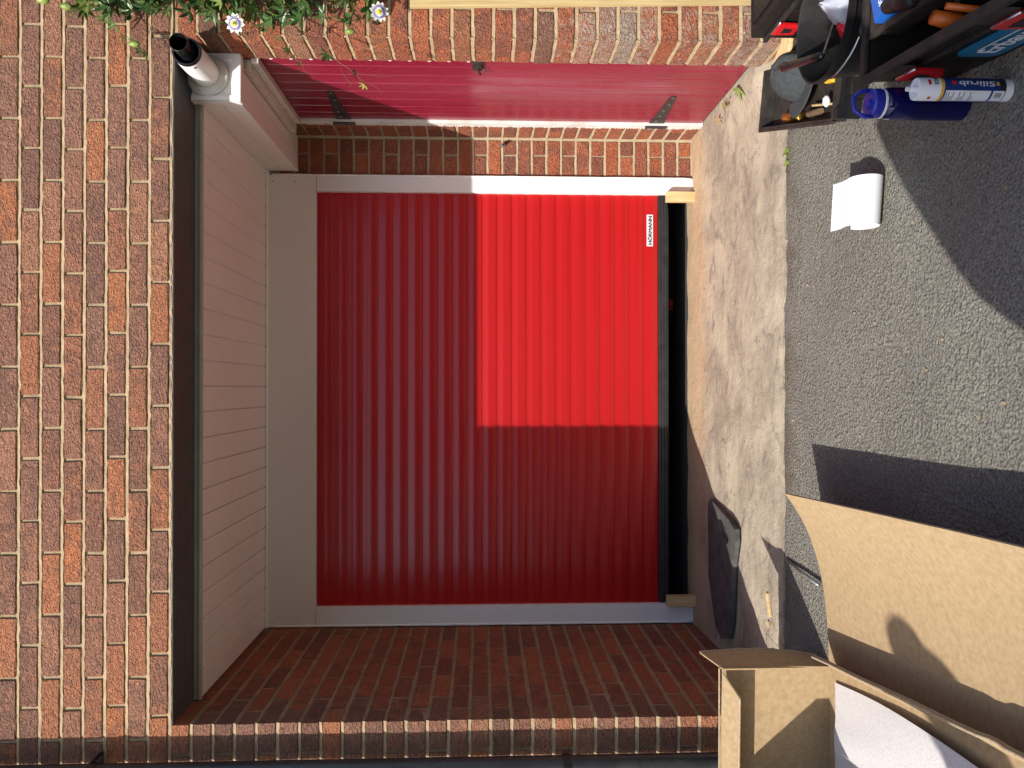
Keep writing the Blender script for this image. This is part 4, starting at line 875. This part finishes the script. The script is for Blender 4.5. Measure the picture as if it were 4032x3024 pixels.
# ------------------------------------------------------------------ lift-out tray with a cap on the ground
tr = thing('tool_tray', (0.99, 2.66, 0.05), 'dusty black tool tray on the ground holding a dark cap', 'tray')
A = Vector((0.836, 2.362)); ux = Vector((0.277, 0.961)); uy = Vector((0.961, -0.277)); TL, TW = 0.618, 0.205
def tp(a, b, z): q = A + ux * a + uy * b; return (q.x, q.y, z)
zt0 = 0.062; zt1 = 0.112
m = MB(); m.prism([tp(0, 0, zt0), tp(TL, 0, zt0 + .01), tp(TL, TW, zt0 + .01), tp(0, TW, zt0)], (0, 0, 0.004)); m.build('tray_base', M['dusty_black'], tr)
m = MB()
for (a, b, c, d) in ((0, 0, TL, 0.007), (0, TW - 0.007, TL, TW), (0, 0.007, 0.007, TW - 0.007), (TL - 0.007, 0.007, TL, TW - 0.007)):
    m.prism([tp(a, b, zt0 + .0045 + .01 * a / TL), tp(c, b, zt0 + .0045 + .01 * c / TL), tp(c, d, zt0 + .0045 + .01 * c / TL), tp(a, d, zt0 + .0045 + .01 * a / TL)], (0, 0, zt1 - zt0 - .0045))
m.build('tray_wall', M['dusty_black'], tr, bevel=0.0015)
m = MB()
for (a, b, c, d) in ((-0.010, -0.010, TL + 0.01, -0.0003), (-0.010, TW + 0.0003, TL + 0.01, TW + 0.010), (TL + 0.0003, 0, TL + 0.010, TW)):
    m.prism([tp(a, b, zt1 - .010 + .01 * a / TL), tp(c, b, zt1 - .010 + .01 * c / TL), tp(c, d, zt1 - .010 + .01 * c / TL), tp(a, d, zt1 - .010 + .01 * a / TL)], (0, 0, 0.0115))
m.build('tray_rim', M['dusty_black'], tr, bevel=0.002)
m = MB(); m.prism([tp(-0.001, 0.005, 0.031), tp(-0.001, TW, 0.031), tp(-0.001, TW, 0.095), tp(-0.001, 0.05, 0.095), tp(-0.001, 0.035, 0.108), tp(-0.001, 0.005, 0.108)], tuple(Vector((-ux.x, -ux.y, 0)) * 0.022)); m.build('end_block', M['black_gloss'], tr, bevel=0.003)
m = MB(); m.prism([tp(-0.024, 0.060, 0.036), tp(-0.024, TW, 0.036), tp(-0.024, TW, 0.085), tp(-0.024, 0.075, 0.085)], tuple(Vector((-ux.x, -ux.y, 0)) * 0.03)); m.build('end_block', M['black_plastic'], tr, bevel=0.003)

cp = thing('cap', (1.035, 2.62, 0.11), 'dark grey cotton baseball cap lying in the dusty tray', 'cap')
cc = Vector((1.075, 2.620, 0.100))
def crown(u, v):
    a = u * 2 * math.pi; t = v * math.pi / 2; rx, ry, h = 0.078, 0.105, 0.098
    k = 1 + 0.06 * nz(math.cos(a) * 1.6, math.sin(a) * 1.6, v * 2) - 0.05 * max(0, math.cos(a - 4.1)) * v
    p = Vector((rx * math.cos(a) * math.cos(t) * k, ry * math.sin(a) * math.cos(t) * k, h * math.sin(t) ** 0.8 * k))
    p.x += 0.25 * p.z; p.y -= 0.05 * p.z
    return tuple(cc + p)
m = MB(); m.grid(crown, 36, 12); cr = m.build('crown', M['cloth'], cp, smooth=True)
for a in (0.16, 0.33, 0.5, 0.66, 0.83, 0.99):
    m = MB(); m.tube([tuple(Vector(crown(a, v / 10)) + Vector((0, 0, 0.0003))) for v in range(11)], 0.0011, 5); m.build('seam', M['cloth'], cr, smooth=True)
def brim(u, v):
    a = math.radians(140 + 120 * u); r = 0.98 + 0.72 * v * (math.sin(u * math.pi) ** 0.6)
    p = Vector((0.082 * math.cos(a) * r, 0.105 * math.sin(a) * r, 0.012 + 0.034 * (1 - (2 * u - 1) ** 2) * v * 0.5 - 0.008 * v))
    return tuple(cc + p)
m = MB(); m.slab(brim, 24, 8, 0.003); bmo = m.build('brim', M['cloth'], cp, smooth=True, auto=0.8)
m = MB(); m.tube([tuple(Vector(brim(i / 24, 1))) for i in range(25)], 0.0024, 6); m.build('brim_edge', M['cloth'], bmo, smooth=True)
def arch(u, v):
    a = math.radians(-72 + 40 * u); t = 0.10 + 0.42 * math.sin(u * math.pi) * v
    q = Vector(crown((a % (2 * math.pi)) / (2 * math.pi), t)); return tuple(q + (q - cc).normalized() * 0.0015)
m = MB(); m.grid(arch, 10, 4); m.build('strap_opening', M['black_ink'], cr)
tm = thing('tape_measure', (0.925, 2.44, 0.07), 'yellow and black tape measure in the near end of the dusty tray', 'tape measure')
m = MB(); m.prism([tp(0.02, 0.115, 0.0675), tp(0.075, 0.115, 0.0675), tp(0.085, 0.13, 0.0675), tp(0.085, 0.175, 0.0675), tp(0.02, 0.185, 0.0675)], (0, 0, 0.05)); m.build('case', M['yellow'], tm, bevel=0.006)
m = MB(); m.prism([tp(0.030, 0.112, 0.08), tp(0.065, 0.112, 0.08), tp(0.070, 0.112, 0.105), tp(0.030, 0.112, 0.105)], tuple(Vector((-uy.x, -uy.y, 0)) * 0.003)); m.build('grip', M['rubber'], tm)
def cyl_thing(name, p0, p1, r, mat, lab, cat):
    m = MB(); m.tube([Vector(p0), Vector(p0).lerp(Vector(p1), 0.06), Vector(p0).lerp(Vector(p1), 0.94), Vector(p1)], [r * .85, r, r, r * .85], 20); return tag(m.build(name, mat, smooth=True, auto=0.5), lab, cat)
cyl_thing('brass_fitting', tp(0.44, 0.035, 0.092), tp(0.36, 0.030, 0.090), 0.017, M['brass'], 'shiny brass fitting in the corner of the dusty tray', 'fitting')
cyl_thing('brass_ring', tp(0.315, 0.030, 0.088), tp(0.295, 0.030, 0.088), 0.015, M['brass'], 'thin brass ring beside the brass fitting in the tray', 'fitting')
cyl_thing('copper_offcut', tp(0.25, 0.035, 0.085), tp(0.15, 0.040, 0.083), 0.011, M['bristle'], 'reddish brown pipe offcut in the dusty tray', 'offcut')
cyl_thing('pencil', tp(0.20, 0.060, 0.095), tp(0.06, 0.055, 0.088), 0.004, M['wood_old'], 'flat wooden pencil lying in the dusty tray', 'pencil')
m = MB(); m.grid(lump(tp(0.085, 0.065, 0.098), 0.016, (1.2, 1, 0.7), 2), 12, 8); tag(m.build('paper_scrap', M['paper'], smooth=True), 'small crumpled white scrap in the dusty tray', 'scrap')

# batten leaning at the right edge
m = MB(); m.obox((1.4085, 2.765, 0.76), (0.024, 0, 0), (0, 0.010, 0), (-0.014, 0.012, 0.70)); tag(m.build('timber_batten', M['wood_old'], bevel=0.0015), 'long sawn timber batten leaning against the right brick pier', 'batten')

# ------------------------------------------------------------------ leaf litter and weeds
def palm_leaf_mesh(name, seed, n=5, L=0.074):
    r = random.Random(seed); m = MB()
    for k in range(n):
        a = math.radians((k - (n - 1) / 2) * (46 + r.uniform(-6, 6))); l = L * (1.0 - 0.10 * abs(k - (n - 1) / 2)) * r.uniform(0.88, 1.1); wd = l * r.uniform(0.105, 0.15); dr = r.uniform(0.10, 0.45)
        rows_ = []
        for t, ww in ((0.02, 0.12), (0.2, 0.62), (0.42, 1.0), (0.66, 0.88), (0.86, 0.45), (1.0, 0.03)):
            c = Vector((math.sin(a) * l * t, math.cos(a) * l * t, -dr * l * t * t)); sdd = Vector((math.cos(a), -math.sin(a), 0))
            rows_.append((c - sdd * wd * ww + Vector((0, 0, wd * ww * 0.45)), c, c + sdd * wd * ww + Vector((0, 0, wd * ww * 0.45))))
        o = len(m.v)
        for q in rows_: m.v += [tuple(p) for p in q]
        for i in range(5):
            for j in range(2): m.f.append((o + i * 3 + j, o + i * 3 + j + 1, o + (i + 1) * 3 + j + 1, o + (i + 1) * 3 + j)); m.m.append(0)
    me = bpy.data.meshes.new(name); me.from_pydata(m.v, [], m.f)
    for p in me.polygons: p.use_smooth = True
    me.materials.append(None); me.update(); return me
LEAVES = [palm_leaf_mesh('leaf', 40 + i, 5 if i % 3 else 4) for i in range(6)]
pf = thing('climbing_plant', (1.36, 2.75, 2.3), 'passion flower vine with palmate leaves trailing over the right brick pier', 'climbing plant')
pf_leaves = 0
def leaf(p, scale=1.0, young=False, rot=None):
    global pf_leaves
    o = bpy.data.objects.new('leaf', rnd.choice(LEAVES)); col.objects.link(o); o.parent = pf
    o.location = Vector(p) - ORG[pf]; o.scale = (scale,) * 3
    o.rotation_euler = rot or (rnd.gauss(1.25, 0.5), rnd.gauss(0, 0.35), rnd.gauss(0.0, 0.9) + math.pi)
    o.material_slots[0].link = 'OBJECT'; o.material_slots[0].material = M['leaf_young' if young else 'leaf']
    pf_leaves += 1
def hang(p0, p1, sag, n, seed, rad=0.0016, ls=1.0, dens=1.0, name='stem'):
    p0, p1 = Vector(p0), Vector(p1); pts = []
    for i in range(n + 1):
        t = i / n; q = p0.lerp(p1, t) + Vector((0.018 * nz(t * 4, seed), 0.012 * nz(t * 4, seed, 5), -sag * math.sin(t * math.pi)))
        pts.append(q)
    m = MB(); m.tube(pts, [rad * (1.25 - 0.75 * i / n) for i in range(n + 1)], 6); m.build(name, M['stem'], pf, smooth=True)
    for i in range(1, n + 1):
        if rnd.random() < dens:
            side = -1 if i % 2 else 1
            leaf(pts[i] + Vector((side * 0.006, -0.004, 0)), ls * rnd.uniform(0.55, 0.95) * (1.0 - 0.45 * i / n), rnd.random() < 0.25)
    return pts
# main mass along the right edge
for i in range(9): hang((1.45 + 0.02 * rnd.random(), 2.76, 2.78 - i * 0.14), (1.37 + 0.03 * rnd.random(), 2.74, 2.66 - i * 0.14), 0.02, 7, i * 3.3, 0.0022, 1.0, 0.6)
for i in range(205):
    z = 1.56 + 1.04 * rnd.random() ** 0.85
    lim = 1.288 + 0.030 * nz(z * 7, 2.0) + 0.022 * nz(z * 23, 5) + (0.02 if z < 1.66 else 0) + (0.025 if 2.24 < z < 2.32 else 0) + (0.06 * max(0, z - 2.58) / 0.1)
    leaf((lim + abs(rnd.gauss(0, 0.085)) + 0.02, 2.75 - abs(rnd.gauss(0, 0.03)), z), rnd.uniform(0.38, 1.0), rnd.random() < 0.16)
hang((1.66, 2.79, 3.25), (1.42, 2.77, 2.55), 0.0, 9, 41.0, 0.004, 1.0, 0.7); hang((1.45, 2.77, 2.62), (1.43, 2.77, 1.60), 0.0, 12, 44.0, 0.0035, 1.0, 0.4)
# trailing shoots
hang((1.33, 2.745, 1.98), (1.075, 2.735, 1.615), 0.03, 9, 3.0, 0.0014, 0.75, 0.75)
hang((1.31, 2.745, 2.04), (1.150, 2.74, 1.84), 0.02, 7, 8.0, 0.0013, 0.6, 0.85)
hang((1.32, 2.745, 2.55), (1.115, 2.745, 2.335), 0.02, 8, 12.0, 0.0013, 0.7, 0.9)
hang((1.31, 2.745, 2.16), (1.235, 2.73, 2.02), 0.01, 4, 17.0, 0.0012, 0.6, 0.8)
def tendril(p, d, turns, s, seed):
    pts = []
    for i in range(40):
        t = i / 39; r = s * (0.2 + 0.8 * t); a = turns * 6.283 * t + seed; pts.append(Vector(p) + Vector(d) * t + Vector((math.cos(a) * r * t, math.sin(a * 0.7) * r * t * 0.4, math.sin(a) * r * t)))
    m = MB(); m.tube(pts, 0.0006, 4, False); m.build('tendril', M['stem'], pf)
tendril((1.11, 2.735, 1.68), (0.03, 0.02, -0.15), 0.5, 0.035, 1.0); tendril((1.13, 2.735, 1.70), (-0.09, 0.02, -0.04), 0.6, 0.03, 3.0); tendril((1.15, 2.735, 1.84), (-0.03, 0.01, -0.02), 1.5, 0.012, 2.0); tendril((1.09, 2.73, 1.63), (-0.05, 0.02, -0.09), 0.4, 0.02, 5.0); tendril((1.27, 2.72, 2.12), (-0.02, 0, -0.01), 2.0, 0.008, 5.0)

def flower(loc, facing, s, lab):
    t = thing('passion_flower', loc, lab, 'flower', 'passion flowers on the vine')
    fz_ = Vector(facing).normalized(); a = fz_.orthogonal().normalized(); b = fz_.cross(a); c = Vector(loc)
    for k in range(10):
        an = k * math.pi / 5 + (0.06 if k % 2 else -0.05); d = a * math.cos(an) + b * math.sin(an); sd_ = fz_.cross(d); m = MB()
        rows_ = [(0.05, 0.10), (0.3, 0.20), (0.6, 0.235), (0.85, 0.15), (1.0, 0.02)]; o = 0
        for tt, ww in rows_:
            cen = c + d * s * tt * 0.036 / 0.036 * 1.0 + fz_ * s * (0.12 * tt * tt - 0.10)
            m.v += [tuple(cen - sd_ * s * ww), tuple(cen - fz_ * s * 0.04), tuple(cen + sd_ * s * ww)]
        for i in range(4):
            for j in range(2): m.f.append((i * 3 + j, i * 3 + j + 1, (i + 1) * 3 + j + 1, (i + 1) * 3 + j)); m.m.append(0)
        m.build('petal', M['petal'], t, smooth=True)
    m = MB()
    for k in range(64):
        an = k * 2 * math.pi / 64 + rnd.uniform(-.03, .03); d = a * math.cos(an) + b * math.sin(an); l = s * rnd.uniform(0.62, 0.74)
        m.tube([c + d * s * 0.42 + fz_ * s * 0.07, c + d * l + fz_ * s * 0.12], [s * 0.020, s * 0.016], 4)
    o = m.build('corona', M['corona'], t); o['kind'] = 'stuff'
    m = MB()
    for k in range(56):
        an = k * 2 * math.pi / 56; d = a * math.cos(an) + b * math.sin(an); m.tube([c + d * s * 0.24 + fz_ * s * 0.06, c + d * s * 0.44 + fz_ * s * 0.09], s * 0.018, 4)
    o = m.build('corona', M['petal'], t); o['kind'] = 'stuff'
    m = MB(); m.lathe([(s * 0.26, 0), (s * 0.22, s * 0.10), (s * 0.06, s * 0.12), (s * 0.05, s * 0.34), (s * 0.09, s * 0.42), (0, s * 0.50)], c, fz_, 16); m.build('flower_centre', M['pollen'], t, smooth=True)
    for k in range(5):
        an = k * 2 * math.pi / 5 + 0.4; d = a * math.cos(an) + b * math.sin(an); m = MB(); m.tube([c + fz_ * s * 0.34, c + fz_ * s * 0.36 + d * s * 0.22], s * 0.02, 5); m.tube([c + fz_ * s * 0.35 + d * s * 0.2 + fz_.cross(d) * s * 0.09, c + fz_ * s * 0.35 + d * s * 0.2 - fz_.cross(d) * s * 0.09], s * 0.045, 6); m.build('stamen', M['pollen'], t, smooth=True)
flower((1.266, 2.700, 2.058), (-0.45, -1, 0.10), 0.034, 'purple and white passion flower beside the white flue pipe')
flower((1.318, 2.705, 1.562), (-0.35, -1, -0.35), 0.034, 'purple and white passion flower at the lower end of the vine')
for p, s in (((1.205, 2.735, 2.415), 0.6), ((1.345, 2.72, 2.72), 0.75), ((1.325, 2.72, 2.64), 0.7), ((1.255, 2.72, 1.665), 0.55)):
    m = MB(); m.grid(lump(p, 0.020 * s, (0.9, 0.9, 1.5), 4), 12, 10); m.build('flower_bud', M['leaf_young'], pf, smooth=True)

for i, (x, y, z, s, lab) in enumerate(((1.262, 3.165, 0.100, 0.8, 'green leaf sprig at the foot of the maroon gate'), (1.258, 3.31, 0.105, 0.62, 'dry yellow leaf heap nearest the middle of the gate foot'), (1.246, 3.345, 0.105, 0.55, 'curled tan leaf touching the gate foot'), (1.215, 3.445, 0.108, 0.5, 'small dry leaf lying farthest along the gate foot'))):
    o = bpy.data.objects.new('fallen_leaf', LEAVES[i]); col.objects.link(o); o.location = (x - 0.01, y, z + 0.034); o.scale = (s,) * 3
    o.rotation_euler = (rnd.uniform(-.5, .5), rnd.uniform(-.4, .4), rnd.uniform(0, 6)); o.material_slots[0].link = 'OBJECT'; o.material_slots[0].material = M['leaf_young' if i == 0 else 'dry_leaf']
    tag(o, lab, 'leaf', 'leaves fallen at the gate foot')
wd = thing('weed', (0.853, 2.845, 0.055), 'small green weed growing in the joint between asphalt and concrete', 'weed')
for i in range(9):
    o = bpy.data.objects.new('leaf', LEAVES[i % 6]); col.objects.link(o); o.parent = wd; o.location = (rnd.uniform(-.035, .035), rnd.uniform(-.012, .010), 0.008); o.scale = (0.26,) * 3; o.rotation_euler = (rnd.uniform(-.4, .6), rnd.uniform(-.4, .4), rnd.uniform(0, 6))
    o.material_slots[0].link = 'OBJECT'; o.material_slots[0].material = M['leaf_young']
# crumbs of mortar and grit
m = MB(); r2 = random.Random(77)
for i in range(170):
    x = r2.uniform(-1.0, 1.25); y = r2.choice((r2.uniform(2.88, 3.8), r2.uniform(1.7, 2.85))); s = r2.uniform(0.0012, 0.0038)
    if -0.95 < x < -0.25 and y < 2.6: continue
    z = zg(y) if y < 2.87 else 0.070 + 0.051 * min(1, (y - 2.87) / 1.15 * 1.12) + 0.04 * max(0, min(1, (x - 1.14) / 0.10)) * max(0, min(1, (y - 2.96) / 0.08)) * (1 - (y - 2.87) / 1.15)
    m.obox((x, y, z + s * 0.6), (s, s * r2.uniform(-.4, .4), 0), (0, s * r2.uniform(.5, 1), 0), (0, 0, s * 0.7))
o = m.build('grit', M['mortar']); tag(o, 'scattered pale crumbs of mortar and grit on the ground', 'grit'); o['kind'] = 'stuff'

# ------------------------------------------------------------------ two people beside the camera whose shadows fall into the picture
def person(loc, heading, lab, arm):
    t = thing('person', loc, lab, 'person')
    V = {'pel': (0, 0, .80, .23), 'bel': (0, .01, 1.08, .20), 'che': (0, 0, 1.28, .20), 'nec': (0, 0, 1.47, .065), 'chin': (0, .02, 1.55, .075), 'head': (0, .02, 1.64, .098), 'top': (0, .01, 1.73, .07)}
    for s, n in ((-1, 'l'), (1, 'r')):
        V.update({n + 'hip': (.12 * s, 0, .66, .15), n + 'kne': (.10 * s, .02, .49, .065), n + 'ank': (.105 * s, -.01, .09, .045), n + 'toe': (.115 * s, .16, .035, .035), n + 'sho': (.20 * s, 0, 1.42, .085), n + 'elb': ((.26 if arm else .19) * s, -.02, 1.02, .08), n + 'wri': ((.24 if arm else .17) * s, .08, 0.80, .055), n + 'han': ((.235 if arm else .165) * s, .10, 0.71, .045)})
    keys = list(V); E = [('pel', 'bel'), ('bel', 'che'), ('che', 'nec'), ('nec', 'chin'), ('chin', 'head'), ('head', 'top')]
    for n in 'lr': E += [('pel', n + 'hip'), (n + 'hip', n + 'kne'), (n + 'kne', n + 'ank'), (n + 'ank', n + 'toe'), ('che', n + 'sho'), (n + 'sho', n + 'elb'), (n + 'elb', n + 'wri'), (n + 'wri', n + 'han')]
    me = bpy.data.meshes.new('body'); me.from_pydata([V[k][:3] for k in keys], [(keys.index(a), keys.index(b)) for a, b in E], [])
    me.materials.append(M['jacket']); o = bpy.data.objects.new('body', me); col.objects.link(o); o.parent = t; t.rotation_euler = (0, math.radians(arm), heading); t.scale = (1.07, 1.07, 1.07) if arm else (1, 1, 1)
    o.modifiers.new('skin', 'SKIN'); 
    for i, k in enumerate(keys):
        sv = me.skin_vertices[0].data[i]; r = V[k][3]; sv.radius = (r * (1.25 if k in ('che', 'bel', 'pel') else 1), r * (0.8 if k in ('che', 'bel', 'pel') else 1)); sv.use_root = (k == 'pel')
    o.modifiers.new('smooth', 'SUBSURF').levels = 1; o.modifiers['smooth'].render_levels = 2
    return t
person((-0.556, 0.498, 0.0), math.radians(-42), 'person in dark work clothes standing left of the camera, shadow over the toolbox', 3.0)
person((-2.22, 0.36, 0.0), math.radians(40), 'person in dark work clothes standing far left, head shadow on the cardboard', 0.0)

# ------------------------------------------------------------------ houses added out of view behind the camera to darken the horizon
def house(x0, lab):
    h = thing('added_brick_house', (x0 + 6, -17, 0), lab, 'house', 'added unseen houses facing the garage')
    m = MB(); m.box(x0, x0 + 12, -24, -17, 0, 5.2); m.build('wall', M['added_brick_house'], h)
    m = MB(); m.prism([(x0 - 0.2, -24.4, 5.15), (x0 - 0.2, -16.6, 5.15), (x0 - 0.2, -20.5, 7.6)], (12.4, 0, 0)); m.build('roof', M['roof_tile'], h)
    for wx in (1.4, 5.0, 8.8):
        for wz in (0.9, 3.2):
            if wx == 5.0 and wz < 1:
                m = MB(); m.box(x0 + wx, x0 + wx + 1.0, -16.99, -16.93, 0.02, 2.1); m.build('door', M['navy'], h); continue
            m = MB(); m.box(x0 + wx, x0 + wx + 1.8, -16.99, -16.94, wz, wz + 1.3); f = m.build('window', M['upvc'], h)
            m = MB(); m.box(x0 + wx + 0.08, x0 + wx + 0.86, -16.94, -16.935, wz + 0.08, wz + 1.22); m.build('pane', M['black_gloss'], f)
            m = MB(); m.box(x0 + wx + 0.94, x0 + wx + 1.72, -16.94, -16.935, wz + 0.08, wz + 1.22); m.build('pane', M['black_gloss'], f)
M['added_brick_house'] = pmat('far_brick', (0.27, 0.12, 0.075), (0.22, 0.10, 0.065), scale=9, rough=0.9, spec=0.2)
M['roof_tile'] = pmat('roof_tile', (0.10, 0.06, 0.045), (0.07, 0.045, 0.035), scale=12, rough=0.85, spec=0.2)
house(-20.0, 'added unseen red brick house behind the camera, left of the row'); house(-6.0, 'added unseen red brick house straight behind the camera'); house(8.0, 'added unseen red brick house behind the camera, right of the row')
